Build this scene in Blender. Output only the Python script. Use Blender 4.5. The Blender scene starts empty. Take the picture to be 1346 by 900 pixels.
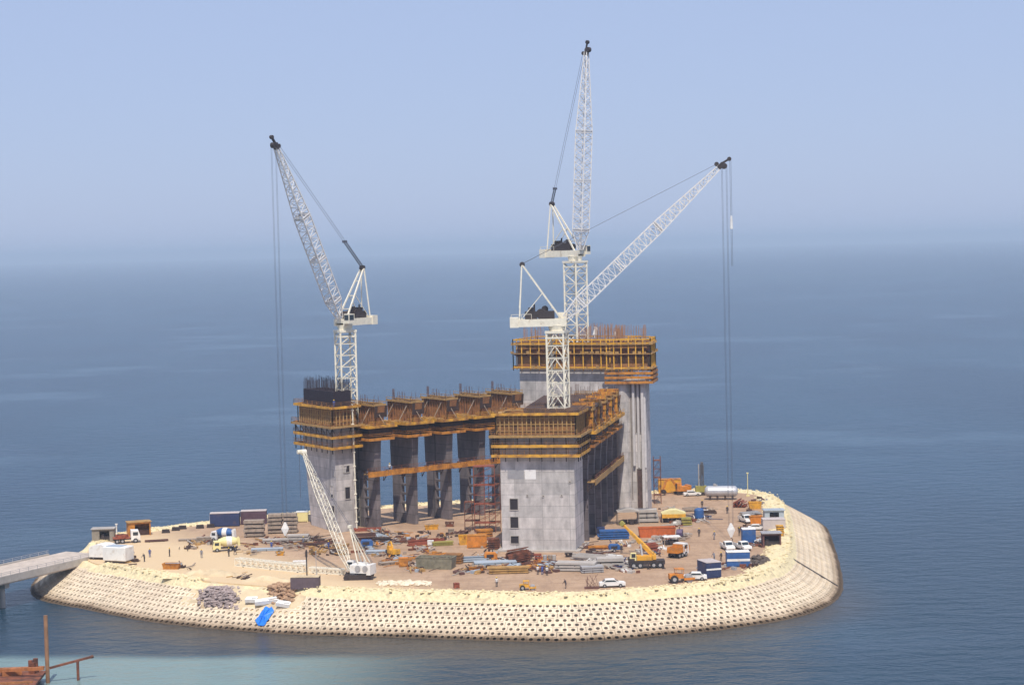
import bpy, bmesh, math, random
from mathutils import Vector, Matrix
random.seed(7)
R = math.radians
C = bpy.context.scene.collection
# ------------------------------------------------------------------ camera
F_PX, CX, CY, CAMZ = 2550.0, 673.0, 450.0, 60.0
PITCH, ROLL = R(2.8), R(1.4)
fw = Vector((0, math.cos(PITCH), -math.sin(PITCH)))
r0 = Vector((1, 0, 0)); u0 = Vector((0, math.sin(PITCH), math.cos(PITCH)))
rt = r0*math.cos(ROLL) - u0*math.sin(ROLL)
up = u0*math.cos(ROLL) + r0*math.sin(ROLL)
cam_loc = Vector((0, 0, CAMZ))
cam = bpy.data.cameras.new('camera'); camo = bpy.data.objects.new('camera', cam); C.objects.link(camo)
m = Matrix((rt, up, -fw)).transposed().to_4x4(); m.translation = cam_loc
camo.matrix_world = m
cam.sensor_width = 36; cam.lens = 36*F_PX/1346; cam.clip_start = 1; cam.clip_end = 60000
bpy.context.scene.camera = camo

def ray(px, py):
    return fw + rt*((px-CX)/F_PX) - up*((py-CY)/F_PX)
def gp(px, py, z=0.0):
    d = ray(px, py); t = (z-CAMZ)/d.z
    return cam_loc + d*t
def at(px, py, D):
    d = ray(px, py); return cam_loc + d*(D/d.y)
def proj(p):
    v = Vector(p)-cam_loc; dz = v.dot(fw)
    return CX+F_PX*v.dot(rt)/dz, CY-F_PX*v.dot(up)/dz

# ------------------------------------------------------------------ materials
MATS = {}
def mat(name, col, rough=.7, var=.12, scale=.6, metal=0, bump=0, detail=4, dirt=None, dscale=.25, dth=(.45,.7)):
    if name in MATS: return MATS[name]
    m = bpy.data.materials.new(name); m.use_nodes = True; nt = m.node_tree; N = nt.nodes; L = nt.links
    b = N['Principled BSDF']; b.inputs['Roughness'].default_value = rough; b.inputs['Metallic'].default_value = metal
    g = N.new('ShaderNodeNewGeometry')
    n = N.new('ShaderNodeTexNoise'); n.inputs['Scale'].default_value = scale; n.inputs['Detail'].default_value = detail
    n.inputs['Roughness'].default_value = .65
    L.new(g.outputs['Position'], n.inputs['Vector'])
    mr = N.new('ShaderNodeMapRange'); mr.inputs[1].default_value = .3; mr.inputs[2].default_value = .7
    mr.inputs[3].default_value = 1-var; mr.inputs[4].default_value = 1+var
    L.new(n.outputs['Fac'], mr.inputs[0])
    mx = N.new('ShaderNodeMix'); mx.data_type = 'RGBA'; mx.blend_type = 'MULTIPLY'; mx.inputs[0].default_value = 1
    mx.inputs[6].default_value = (*col, 1); L.new(mr.outputs[0], mx.inputs[7])
    out = mx.outputs[2]
    if dirt:
        n2 = N.new('ShaderNodeTexNoise'); n2.inputs['Scale'].default_value = dscale; n2.inputs['Detail'].default_value = 5
        L.new(g.outputs['Position'], n2.inputs['Vector'])
        m2 = N.new('ShaderNodeMapRange'); m2.inputs[1].default_value = dth[0]; m2.inputs[2].default_value = dth[1]
        L.new(n2.outputs['Fac'], m2.inputs[0])
        x2 = N.new('ShaderNodeMix'); x2.data_type = 'RGBA'; L.new(m2.outputs[0], x2.inputs[0])
        L.new(out, x2.inputs[6]); x2.inputs[7].default_value = (*dirt, 1); out = x2.outputs[2]
    L.new(out, b.inputs['Base Color'])
    if bump:
        bp = N.new('ShaderNodeBump'); bp.inputs['Strength'].default_value = bump; bp.inputs['Distance'].default_value = .3
        L.new(n.outputs['Fac'], bp.inputs['Height']); L.new(bp.outputs[0], b.inputs['Normal'])
    MATS[name] = m; return m

def concrete_mat(name, c1, c2, mort, bw=3.1, bh=1.5):
    m = bpy.data.materials.new(name); m.use_nodes = True; nt = m.node_tree; N = nt.nodes; L = nt.links
    b = N['Principled BSDF']; b.inputs['Roughness'].default_value = .85
    g = N.new('ShaderNodeNewGeometry'); sp = N.new('ShaderNodeSeparateXYZ'); L.new(g.outputs['Position'], sp.inputs[0])
    a = N.new('ShaderNodeMath'); a.operation = 'MULTIPLY_ADD'; a.inputs[1].default_value = .45
    L.new(sp.outputs[1], a.inputs[0]); L.new(sp.outputs[0], a.inputs[2])
    cb = N.new('ShaderNodeCombineXYZ'); L.new(a.outputs[0], cb.inputs[0]); L.new(sp.outputs[2], cb.inputs[1])
    br = N.new('ShaderNodeTexBrick'); L.new(cb.outputs[0], br.inputs['Vector'])
    br.inputs['Scale'].default_value = 1; br.inputs['Brick Width'].default_value = bw; br.inputs['Row Height'].default_value = bh
    br.inputs['Mortar Size'].default_value = .07; br.inputs['Mortar Smooth'].default_value = .6; br.offset = .0
    br.inputs['Color1'].default_value = (*c1, 1); br.inputs['Color2'].default_value = (*c2, 1); br.inputs['Mortar'].default_value = (*mort, 1)
    n = N.new('ShaderNodeTexNoise'); n.inputs['Scale'].default_value = .35; n.inputs['Detail'].default_value = 7; n.inputs['Roughness'].default_value = .7
    L.new(g.outputs['Position'], n.inputs['Vector'])
    # vertical rain streaks
    vm = N.new('ShaderNodeVectorMath'); vm.operation = 'MULTIPLY'; vm.inputs[1].default_value = (.9, .9, .3); L.new(g.outputs['Position'], vm.inputs[0])
    n2 = N.new('ShaderNodeTexNoise'); n2.inputs['Scale'].default_value = 1.0; n2.inputs['Detail'].default_value = 4; L.new(vm.outputs[0], n2.inputs['Vector'])
    ad = N.new('ShaderNodeMath'); ad.operation = 'ADD'; L.new(n.outputs['Fac'], ad.inputs[0]); L.new(n2.outputs['Fac'], ad.inputs[1])
    mr = N.new('ShaderNodeMapRange'); mr.inputs[1].default_value = .7; mr.inputs[2].default_value = 1.3; mr.inputs[3].default_value = .62; mr.inputs[4].default_value = 1.2
    L.new(ad.outputs[0], mr.inputs[0])
    mx = N.new('ShaderNodeMix'); mx.data_type = 'RGBA'; mx.blend_type = 'MULTIPLY'; mx.inputs[0].default_value = 1
    L.new(br.outputs['Color'], mx.inputs[6]); L.new(mr.outputs[0], mx.inputs[7]); L.new(mx.outputs[2], b.inputs['Base Color'])
    MATS[name] = m; return m

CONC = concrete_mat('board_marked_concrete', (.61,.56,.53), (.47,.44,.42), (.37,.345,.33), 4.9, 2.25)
CONC2 = concrete_mat('shaded_pier_concrete', (.215,.18,.18), (.155,.128,.13), (.085,.07,.07), 4.2, 2.1)  # brown pier concrete, darkened in colour for the shade under the decks
CREAM = mat('cream_crane_paint', (.80,.74,.60), .5, .10, 1.5, dirt=(.45,.33,.2), dscale=.8, dth=(.6,.85))
JIBW = mat('jib_white_paint', (.74,.71,.68), .5, .12, 1.5, dirt=(.35,.27,.2), dscale=.9, dth=(.62,.85))
WHITE = mat('white_paint', (.78,.76,.72), .5, .08, 1, dirt=(.55,.46,.36), dscale=1.2, dth=(.55,.8))
DARK = mat('dark_machinery', (.045,.032,.03), .6, .4, 2)
RUST = mat('rusty_steel', (.20,.065,.03), .8, .45, 1.2, dirt=(.07,.03,.02), dscale=.8)
REDRUST = mat('red_oxide_steel', (.27,.07,.035), .75, .35, 1.2)
YEL = mat('yellow_formwork_beam', (.68,.35,.035), .6, .3, .8, dirt=(.28,.12,.035), dscale=.7, dth=(.42,.68))
ORG = mat('orange_formwork', (.52,.21,.028), .65, .35, 1, dirt=(.17,.06,.025), dscale=.7, dth=(.5,.7))
PLY = mat('plywood_panel', (.32,.15,.045), .8, .35, .9, dirt=(.11,.05,.025), dscale=.6, dth=(.45,.7))
PLANK = mat('weathered_plank', (.40,.235,.08), .85, .3, 1.5)
TIM = mat('grey_timber', (.33,.26,.20), .85, .3, 1.5)
DKTIM = mat('dark_timber', (.06,.032,.022), .85, .4, 1.5)
BAR = mat('reinforcing_bar', (.13,.06,.045), .8, .3, 2)
DBAR = mat('dark_reinforcing_mesh', (.035,.022,.03), .8, .3, 2)
BLUE = mat('blue_paint', (.03,.105,.30), .55, .2, 1, dirt=(.12,.15,.20), dscale=1.2, dth=(.55,.8))
DBLUE = mat('dark_blue_paint', (.03,.045,.12), .55, .2, 1, dirt=(.12,.07,.05), dscale=.5, dth=(.55,.8))
TARP = mat('blue_tarpaulin', (.02,.20,.72), .45, .1, 1, bump=.4)
YPNT = mat('machine_yellow', (.72,.36,.03), .55, .2, 1, dirt=(.35,.2,.06), dscale=1.3, dth=(.5,.75))
OPNT = mat('machine_orange', (.62,.22,.025), .55, .25, 1, dirt=(.3,.14,.05), dscale=1.3, dth=(.5,.75))
PALEY = mat('pale_yellow_paint', (.78,.68,.32), .5, .1, 1)
GREY = mat('grey_steel', (.36,.35,.35), .55, .15, 1)
SILVER = mat('silver_tank', (.50,.50,.52), .4, .12, .6, metal=.3)
DGREY = mat('dark_grey', (.10,.10,.11), .7, .2, 1)
RUBBER = mat('rubber_tyre', (.025,.025,.027), .8, .1, 1)
GLASS = mat('vehicle_glass', (.03,.04,.05), .12, .1, 1)
PRECAST = mat('precast_grey', (.42,.38,.34), .85, .15, .8)
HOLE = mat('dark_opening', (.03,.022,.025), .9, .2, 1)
OLIVE = mat('olive_paint', (.30,.26,.06), .7, .2, 1)
PINKG = mat('pale_corrugated_roof', (.52,.45,.42), .7, .12, .8)
BGREY = mat('blue_grey_sheet', (.38,.43,.48), .5, .12, .8)
SKIN = mat('skin', (.16,.08,.05), .7, .05, 1)
COV_B = mat('blue_overalls', (.05,.08,.25), .85, .1, 3)
COV_W = mat('white_shirt', (.62,.60,.58), .85, .1, 3)
COV_D = mat('dark_clothes', (.05,.04,.045), .85, .1, 3)
COV_G = mat('grey_clothes', (.2,.2,.23), .85, .1, 3)
HELY = mat('yellow_helmet', (.75,.5,.05), .4, .05, 3)
SAND = mat('sand', (.62,.49,.31), .95, .16, .35, bump=.5, dirt=(.44,.33,.21), dscale=.22, dth=(.5,.7))
EARTH = mat('brown_earth', (.40,.25,.15), .95, .3, .6, bump=.6)
ROCKY = mat('yellow_limestone', (.74,.62,.37), .9, .18, 1.6, bump=.8, dirt=(.48,.38,.24), dscale=.9, dth=(.55,.75))
ROCKG = mat('grey_rock', (.34,.27,.25), .9, .4, 1.2)

# ------------------------------------------------------------------ mesh builder
class MB:
    def __init__(s): s.v = []; s.f = []; s.mi = []; s.k = 0
    def _add(s, vs, fs):
        o = len(s.v); s.v += [tuple(v) for v in vs]
        for f in fs: s.f.append([o+i for i in f]); s.mi.append(s.k)
    def box(s, cx, cy, cz, sx, sy, sz, rz=0, tilt=0):
        c, n = math.cos(rz), math.sin(rz); vs = []
        for dz in (-.5, .5):
            for dx, dy in ((-.5,-.5), (.5,-.5), (.5,.5), (-.5,.5)):
                x, y = dx*sx, dy*sy
                vs.append((cx+x*c-y*n, cy+x*n+y*c, cz+dz*sz+tilt*x))
        s._add(vs, [(3,2,1,0), (4,5,6,7), (0,1,5,4), (1,2,6,5), (2,3,7,6), (3,0,4,7)]); return s
    def bx(s, x0, x1, y0, y1, z0, z1):
        return s.box((x0+x1)/2, (y0+y1)/2, (z0+z1)/2, x1-x0, y1-y0, z1-z0)
    def prism(s, poly, z0, z1, top=None):
        n = len(poly); t = top or poly
        vs = [(p[0], p[1], z0) for p in poly]+[(p[0], p[1], z1) for p in t]
        fs = [tuple(range(n))[::-1], tuple(range(n, 2*n))]+[(i, (i+1)%n, n+(i+1)%n, n+i) for i in range(n)]
        s._add(vs, fs); return s
    def xprof(s, prof, y0, y1, scale_top=1):   # profile in (x,z) extruded along y
        n = len(prof)
        vs = [(x, y0, z) for x, z in prof]+[(x, y1, z) for x, z in prof]
        s._add(vs, [tuple(range(n)), tuple(range(n, 2*n))[::-1]]+[(i, n+i, n+(i+1)%n, (i+1)%n) for i in range(n)]); return s
    def beam(s, p, q, w, h=None):
        h = h or w; p = Vector(p); q = Vector(q); d = (q-p)
        if d.length < 1e-5: return s
        d.normalize(); a = Vector((0,0,1)) if abs(d.z) < .9 else Vector((1,0,0))
        x = d.cross(a).normalized()*(w/2); y = x.cross(d).normalized()*(h/2)
        vs = [p-x-y, p+x-y, p+x+y, p-x+y, q-x-y, q+x-y, q+x+y, q-x+y]
        s._add(vs, [(0,1,2,3), (7,6,5,4), (1,0,4,5), (2,1,5,6), (3,2,6,7), (0,3,7,4)]); return s
    def cyl(s, p, q, r, n=10, r2=None, caps=True):
        r2 = r if r2 is None else r2; p = Vector(p); q = Vector(q); d = (q-p).normalized()
        a = Vector((0,0,1)) if abs(d.z) < .9 else Vector((1,0,0)); x = d.cross(a).normalized(); y = d.cross(x).normalized()
        vs = []
        for c, rr in ((p, r), (q, r2)):
            for i in range(n):
                t = 2*math.pi*i/n; vs.append(c+x*rr*math.cos(t)+y*rr*math.sin(t))
        fs = [(i, (i+1)%n, n+(i+1)%n, n+i) for i in range(n)]
        if caps: fs += [tuple(range(n))[::-1], tuple(range(n, 2*n))]
        s._add(vs, fs); return s
    def lathe(s, prof, n=14, axis='z', c=(0,0,0)):  # prof list of (r, h)
        vs = []
        for r, h in prof:
            for i in range(n):
                t = 2*math.pi*i/n; a, b = r*math.cos(t), r*math.sin(t)
                vs.append((c[0]+a, c[1]+b, c[2]+h) if axis == 'z' else (c[0]+h, c[1]+a, c[2]+b))
        fs = []
        for k in range(len(prof)-1):
            for i in range(n): fs.append((k*n+i, k*n+(i+1)%n, (k+1)*n+(i+1)%n, (k+1)*n+i))
        fs += [tuple(range(n))[::-1], tuple(range((len(prof)-1)*n, len(prof)*n))]
        s._add(vs, fs); return s
    def rock(s, x, y, z, r, fl=.7):
        t = (1+5**.5)/2
        V = [(-1,t,0),(1,t,0),(-1,-t,0),(1,-t,0),(0,-1,t),(0,1,t),(0,-1,-t),(0,1,-t),(t,0,-1),(t,0,1),(-t,0,-1),(-t,0,1)]
        Fc = [(0,11,5),(0,5,1),(0,1,7),(0,7,10),(0,10,11),(1,5,9),(5,11,4),(11,10,2),(10,7,6),(7,1,8),(3,9,4),(3,4,2),(3,2,6),(3,6,8),(3,8,9),(4,9,5),(2,4,11),(6,2,10),(8,6,7),(9,8,1)]
        rz = random.random()*6.28; c, n = math.cos(rz), math.sin(rz); sx = random.uniform(.7, 1.35); vs = []
        for a, b, d in V:
            k = r/1.9*random.uniform(.72, 1.25); a *= k*sx; b *= k; d *= k*fl
            vs.append((x+a*c-b*n, y+a*n+b*c, z+d))
        s._add(vs, Fc); return s
    def build(s, name, mats, parent=None, world=True, smooth=False):
        me = bpy.data.meshes.new(name)
        off = Vector((0,0,0))
        if parent is not None and world:
            p = parent; off = Vector(p['_w']) if '_w' in p.keys() else Vector((0,0,0))
        vs = [(v[0]-off.x, v[1]-off.y, v[2]-off.z) for v in s.v] if off.length else s.v
        me.from_pydata(vs, [], s.f)
        if not isinstance(mats, (list, tuple)): mats = [mats]
        for mm in mats: me.materials.append(mm)
        if len(mats) > 1: me.polygons.foreach_set('material_index', s.mi)
        if smooth: me.polygons.foreach_set('use_smooth', [True]*len(me.polygons))
        me.update()
        bm = bmesh.new(); bm.from_mesh(me); bmesh.ops.recalc_face_normals(bm, faces=bm.faces); bm.to_mesh(me); bm.free()
        o = bpy.data.objects.new(name, me); C.objects.link(o)
        if parent is not None:
            o.parent = parent; o['_w'] = tuple(off)
        return o

LOCAL = []
def thing(name, label, cat, loc=(0,0,0), rz=0, group=None, world=False):
    o = bpy.data.objects.new(name, None); C.objects.link(o); o.empty_display_size = 1
    o.location = loc; o.rotation_euler = (0, 0, rz); o['label'] = label; o['category'] = cat
    if group: o['group'] = group
    if world: o['_w'] = tuple(loc)
    return o
def tag(o, label=None, cat=None, group=None, kind=None):
    if label: o['label'] = label
    if cat: o['category'] = cat
    if group: o['group'] = group
    if kind: o['kind'] = kind
    return o
def copy_tree(o, parent=None):
    c = o.copy(); C.objects.link(c); c.parent = parent
    for ch in list(o.children): copy_tree(ch, c)
    return c
def place_copy(src, loc, rz, label):
    c = copy_tree(src); c.location = loc; c.rotation_euler = (0, 0, rz); c['label'] = label; return c

# ------------------------------------------------------------------ world, sun
SEL, SAZ = R(60), R(3)
SUN = Vector((math.sin(SAZ)*math.cos(SEL), -math.cos(SAZ)*math.cos(SEL), math.sin(SEL))).normalized()
w = bpy.data.worlds.new('World'); bpy.context.scene.world = w; w.use_nodes = True
N = w.node_tree.nodes; L = w.node_tree.links; bg = N['Background']
sky = N.new('ShaderNodeTexSky'); sky.sky_type = 'NISHITA'; sky.sun_disc = False
sky.sun_elevation = SEL; sky.sun_rotation = math.atan2(SUN.x, SUN.y)
sky.air_density = 1.0; sky.dust_density = .6; sky.ozone_density = 4.0; sky.altitude = 0
# the even blue of a hazy sky: pull the sky's brightness towards one tone
mx = N.new('ShaderNodeMix'); mx.data_type = 'RGBA'; mx.inputs[0].default_value = .75
L.new(sky.outputs[0], mx.inputs[6]); mx.inputs[7].default_value = (5.0, 6.05, 9.1, 1)
L.new(mx.outputs[2], bg.inputs['Color']); bg.inputs['Strength'].default_value = .095
sl = bpy.data.lights.new('sun', 'SUN'); so = bpy.data.objects.new('sun', sl); C.objects.link(so)
sl.energy = 4.3; sl.angle = R(.6); sl.color = (1, .93, .82)
so.rotation_euler = SUN.to_track_quat('Z', 'Y').to_euler(); so.location = (60, -60, 200)
vs_ = bpy.context.scene.view_settings
vs_.view_transform = 'Standard'; vs_.look = 'None'; vs_.exposure = 0; vs_.gamma = 1; vs_.use_curve_mapping = False
SEA = -6.0
bpy.context.scene.cycles.volume_bounces = 0
bpy.context.scene.cycles.max_bounces = 6

# ------------------------------------------------------------------ water
def water():
    m = bpy.data.materials.new('sea_water'); m.use_nodes = True; nt = m.node_tree; N = nt.nodes; L = nt.links
    b = N['Principled BSDF']; b.inputs['Roughness'].default_value = .22; b.inputs['IOR'].default_value = 1.33
    b.inputs['Specular IOR Level'].default_value = .2
    g = N.new('ShaderNodeNewGeometry'); sp = N.new('ShaderNodeSeparateXYZ'); L.new(g.outputs['Position'], sp.inputs[0])
    def noise(scale, det, vec=None, ro=.55):
        n = N.new('ShaderNodeTexNoise'); n.inputs['Scale'].default_value = scale; n.inputs['Detail'].default_value = det; n.inputs['Roughness'].default_value = ro
        if vec:
            v = N.new('ShaderNodeVectorMath'); v.operation = 'MULTIPLY'; v.inputs[1].default_value = vec
            L.new(g.outputs['Position'], v.inputs[0]); L.new(v.outputs[0], n.inputs['Vector'])
        else: L.new(g.outputs['Position'], n.inputs['Vector'])
        return n.outputs['Fac']
    def mr(x, a, b_, c, d):
        r = N.new('ShaderNodeMapRange'); r.inputs[1].default_value = a; r.inputs[2].default_value = b_; r.inputs[3].default_value = c; r.inputs[4].default_value = d
        r.interpolation_type = 'SMOOTHSTEP'; L.new(x, r.inputs[0]); return r.outputs[0]
    def mix(f, a, b_):
        x = N.new('ShaderNodeMix'); x.data_type = 'RGBA'; L.new(f, x.inputs[0])
        for k, c in ((6, a), (7, b_)):
            if isinstance(c, tuple): x.inputs[k].default_value = (*c, 1)
            else: L.new(c, x.inputs[k])
        return x.outputs[2]
    def math_(op, a, b_):
        x = N.new('ShaderNodeMath'); x.operation = op
        for k, c in ((0, a), (1, b_)):
            if isinstance(c, (int, float)): x.inputs[k].default_value = c
            else: L.new(c, x.inputs[k])
        return x.outputs[0]
    deep = mix(mr(noise(.012, 3, (1, .35, 1)), .35, .65, 0, 1), (.006,.035,.070), (.012,.050,.090))
    # wind patches and calm slicks
    deep = mix(mr(noise(.008, 7, (.8, 1.1, 1), .62), .52, .66, 0, .55), deep, (.06,.115,.17))
    deep = mix(mr(noise(.05, 5, (.5, 1.8, 1), .6), .5, .7, 0, .35), deep, (.035,.07,.13))
    # shallow water over pale sand towards the shore (near left)
    wob = noise(.03, 3)
    sx = math_('ADD', math_('ADD', sp.outputs[1], math_('MULTIPLY', sp.outputs[0], .10)), math_('MULTIPLY', wob, 6))
    shal = mr(sx, 318, 311, 0, 1)
    shal = math_('MULTIPLY', shal, mr(sp.outputs[0], -8, -42, 0, 1))
    near = mr(sp.outputs[1], 600, 320, 0, .55)
    deep = mix(near, deep, (.018,.038,.052))
    px_ = math_('SUBTRACT', sp.outputs[0], -5.0); f_ = math_('SUBTRACT', sp.outputs[1], math_('MULTIPLY', math_('MULTIPLY', px_, px_), .0062))  # brown reflection of the island wall, painted into the water colour
    wall_refl = math_('MULTIPLY', mr(math_('ADD', f_, math_('MULTIPLY', wob, 5)), 303, 326, 0, .75), mr(sp.outputs[1], 440, 400, 0, 1))
    wall_refl = math_('MULTIPLY', wall_refl, mr(math_('ABSOLUTE', px_, 0), 78, 55, 0, 1))
    deep = mix(wall_refl, deep, (.075,.058,.038))
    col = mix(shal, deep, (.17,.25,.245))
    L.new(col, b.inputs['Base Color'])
    # waves: three sizes
    h = math_('ADD', math_('MULTIPLY', noise(.16, 4, (1, 1.6, 1)), 1.0), math_('MULTIPLY', noise(.9, 3, (1, 1.4, 1)), .28))
    bp = N.new('ShaderNodeBump'); bp.inputs['Strength'].default_value = .7; bp.inputs['Distance'].default_value = 1.0
    L.new(h, bp.inputs['Height']); L.new(bp.outputs[0], b.inputs['Normal'])
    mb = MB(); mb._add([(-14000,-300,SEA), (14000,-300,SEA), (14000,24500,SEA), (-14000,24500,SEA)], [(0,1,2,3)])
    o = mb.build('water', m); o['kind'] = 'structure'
water()
# haze: the sea air between here and the horizon
hz = bpy.data.materials.new('haze'); hz.use_nodes = True; nt = hz.node_tree; nt.nodes.remove(nt.nodes['Principled BSDF'])
pv = nt.nodes.new('ShaderNodeVolumePrincipled'); pv.inputs['Density'].default_value = 1.35e-4; pv.inputs['Color'].default_value = (.66,.82,1.0,1); pv.inputs['Anisotropy'].default_value = 0
nt.links.new(pv.outputs[0], nt.nodes['Material Output'].inputs['Volume'])
o = MB().bx(-14100, 14100, -320, 24600, -11, 118).build('haze', hz); o['kind'] = 'stuff'; o['label'] = 'pale blue sea haze hanging over the water to the horizon'

# ------------------------------------------------------------------ island
ZC = -.4
crest_px = [(110,741),(135,747),(162,751),(202,758),(254,766),(330,773),(430,779),(520,782),(600,784),(680,786),(740,787),(800,784),(860,779),(900,776),(940,771),(975,765),(1005,757),(1024,749),(1036,738),(1039,722),(1038,705),(1036,690),(1033,675),(1029,663),(1018,655),(1003,650),(975,647),(940,645),(870,648),(780,652),(680,657),(560,664),(400,676),(270,689),(190,699),(140,708),(115,719),(106,730)]
cp = [gp(x, y, ZC).xy for x, y in crest_px]
def catmull(pts, sub=8):
    n = len(pts); out = []
    for i in range(n):
        a, b, c, d = pts[i-1], pts[i], pts[(i+1)%n], pts[(i+2)%n]
        for k in range(sub):
            t = k/sub
            out.append(.5*((2*b)+(c-a)*t+(2*a-5*b+4*c-d)*t*t+(3*b-a-3*c+d)*t**3))
    return out
def resample(pts, step):
    n = len(pts); L_ = [(pts[(i+1)%n]-pts[i]).length for i in range(n)]; T = sum(L_); cnt = round(T/step); s = T/cnt
    out = []; i = 0; acc = 0
    for k in range(cnt):
        d = k*s
        while acc+L_[i] < d: acc += L_[i]; i += 1
        out.append(pts[i].lerp(pts[(i+1)%n], (d-acc)/L_[i]))
    return out
loop = resample(catmull(cp), 1.14)
for _ in range(6): loop = [(loop[i-1]+2*loop[i]+loop[(i+1)%len(loop)])/4 for i in range(len(loop))]
NL = len(loop)
def nrm(i, k=5):
    t = (loop[(i+k)%NL]-loop[(i-k)%NL]).normalized(); return Vector((t.y, -t.x))   # loop runs counter-clockwise
nor = [nrm(i) for i in range(NL)]
area = sum(loop[i-1].x*loop[i].y-loop[i].x*loop[i-1].y for i in range(NL))
if area < 0: nor = [-n for n in nor]
for _ in range(9): nor = [(nor[i-1]+2*nor[i]+nor[(i+1)%NL]).normalized() for i in range(NL)]
def slope_w(p): return 9.0 if (-30 < p.x < 40 and p.y < 345) else 10.0
WS = [slope_w(p) for p in loop]
for _ in range(20): WS = [(WS[i-1]+2*WS[i]+WS[(i+1)%NL])/4 for i in range(NL)]
def surf(s, t, lift=0.0):
    """s = station along the crest (float), t = 0 crest .. 1 waterline."""
    i = int(math.floor(s)) % NL; f = s-math.floor(s); j = (i+1)%NL
    p = loop[i].lerp(loop[j], f); n = nor[i].lerp(nor[j], f).normalized(); wv = WS[i]*(1-f)+WS[j]*f
    q = p+n*wv*t
    z = ZC+(SEA-ZC)*t
    sl_ = math.hypot(wv, SEA-ZC); up_ = wv/sl_; out_ = -(SEA-ZC)/sl_
    return Vector((q.x+n.x*out_*lift, q.y+n.y*out_*lift, z+up_*lift))
def find_surf(px, py):
    best = None
    for s in range(NL):
        if loop[s].y > 420 : continue
        for k in range(0, 21):
            t = k/20; q = proj(surf(s, t, .3)); d = (q[0]-px)**2+(q[1]-py)**2
            if best is None or d < best[0]: best = (d, s, t)
    return best[1], best[2]
ground = MB()
# the yard surface
gm = bpy.data.materials.new('island_ground'); gm.use_nodes = True
def ground_nodes():
    nt = gm.node_tree; N = nt.nodes; L = nt.links; b = N['Principled BSDF']; b.inputs['Roughness'].default_value = .95
    g = N.new('ShaderNodeNewGeometry'); sp = N.new('ShaderNodeSeparateXYZ'); L.new(g.outputs['Position'], sp.inputs[0])
    def noise(sc, det, vec=(1,1,1), ro=.6):
        v = N.new('ShaderNodeVectorMath'); v.operation = 'MULTIPLY'; v.inputs[1].default_value = vec; L.new(g.outputs['Position'], v.inputs[0])
        n = N.new('ShaderNodeTexNoise'); n.inputs['Scale'].default_value = sc; n.inputs['Detail'].default_value = det; n.inputs['Roughness'].default_value = ro
        L.new(v.outputs[0], n.inputs['Vector']); return n.outputs['Fac']
    def mr(x, a, b_, c, d):
        r = N.new('ShaderNodeMapRange'); r.inputs[1].default_value = a; r.inputs[2].default_value = b_; r.inputs[3].default_value = c; r.inputs[4].default_value = d; L.new(x, r.inputs[0]); return r.outputs[0]
    def mix(f, a, b_):
        x = N.new('ShaderNodeMix'); x.data_type = 'RGBA'; L.new(f, x.inputs[0])
        for k, c in ((6, a), (7, b_)):
            if isinstance(c, tuple): x.inputs[k].default_value = (*c, 1)
            else: L.new(c, x.inputs[k])
        return x.outputs[2]
    c = mix(mr(noise(.12, 6), .35, .65, 0, 1), (.36,.23,.14), (.47,.315,.20))
    c = mix(mr(noise(.5, 5, (1, .25, 1)), .5, .72, 0, .7), c, (.28,.18,.115))     # wheel ruts and damp stains
    c = mix(mr(noise(1.8, 3), .55, .75, 0, .5), c, (.52,.39,.27))
    c = mix(mr(noise(.35, 4, (.3, 2.2, 1), .7), .5, .62, 0, .55), c, (.27,.165,.10))   # wheel tracks
    c = mix(mr(noise(.3, 3, (2.0, .35, 1), .7), .56, .66, 0, .4), c, (.30,.19,.12))
    # loose sand towards the unfinished left-hand edge and along the far shore
    a = N.new('ShaderNodeMath'); a.operation = 'MULTIPLY_ADD'; L.new(sp.outputs[1], a.inputs[0]); a.inputs[1].default_value = .75; L.new(sp.outputs[0], a.inputs[2])
    b2 = N.new('ShaderNodeMath'); b2.operation = 'MULTIPLY_ADD'; L.new(noise(.06, 5), b2.inputs[0]); b2.inputs[1].default_value = 22; L.new(a.outputs[0], b2.inputs[2])
    f = mr(b2.outputs[0], 258, 240, 0, .9)
    c = mix(f, c, (.66,.49,.29))
    L.new(c, b.inputs['Base Color'])
    bp = N.new('ShaderNodeBump'); bp.inputs['Strength'].default_value = .5; bp.inputs['Distance'].default_value = .4
    L.new(noise(.8, 6), bp.inputs['Height']); L.new(bp.outputs[0], b.inputs['Normal'])
ground_nodes()
inner = [loop[i]-nor[i]*1.2 for i in range(NL)]
ground.prism([(p.x, p.y) for p in inner], -.9, 0)
o = ground.build('ground', gm); o['kind'] = 'structure'
# the fill below the blocks, coloured dark for the shade in their holes
bs = MB(); vsb = []; fsb = []
for i in range(NL):
    a = loop[i]-nor[i]*2.5; vsb += [(a.x, a.y, -1.0)]
    for t in (0, .5, 1, 1.5): vsb.append(surf(i, t, -.95 if t else -.8))
for i in range(NL):
    j = (i+1)%NL
    for k in range(4): fsb.append((i*5+k, j*5+k, j*5+k+1, i*5+k+1))
bs._add(vsb, fsb)
o = bs.build('seabed_slope', mat('hole_shade_fill', (.12,.095,.07), .9, .4, .8)); o['kind'] = 'structure'

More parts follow.
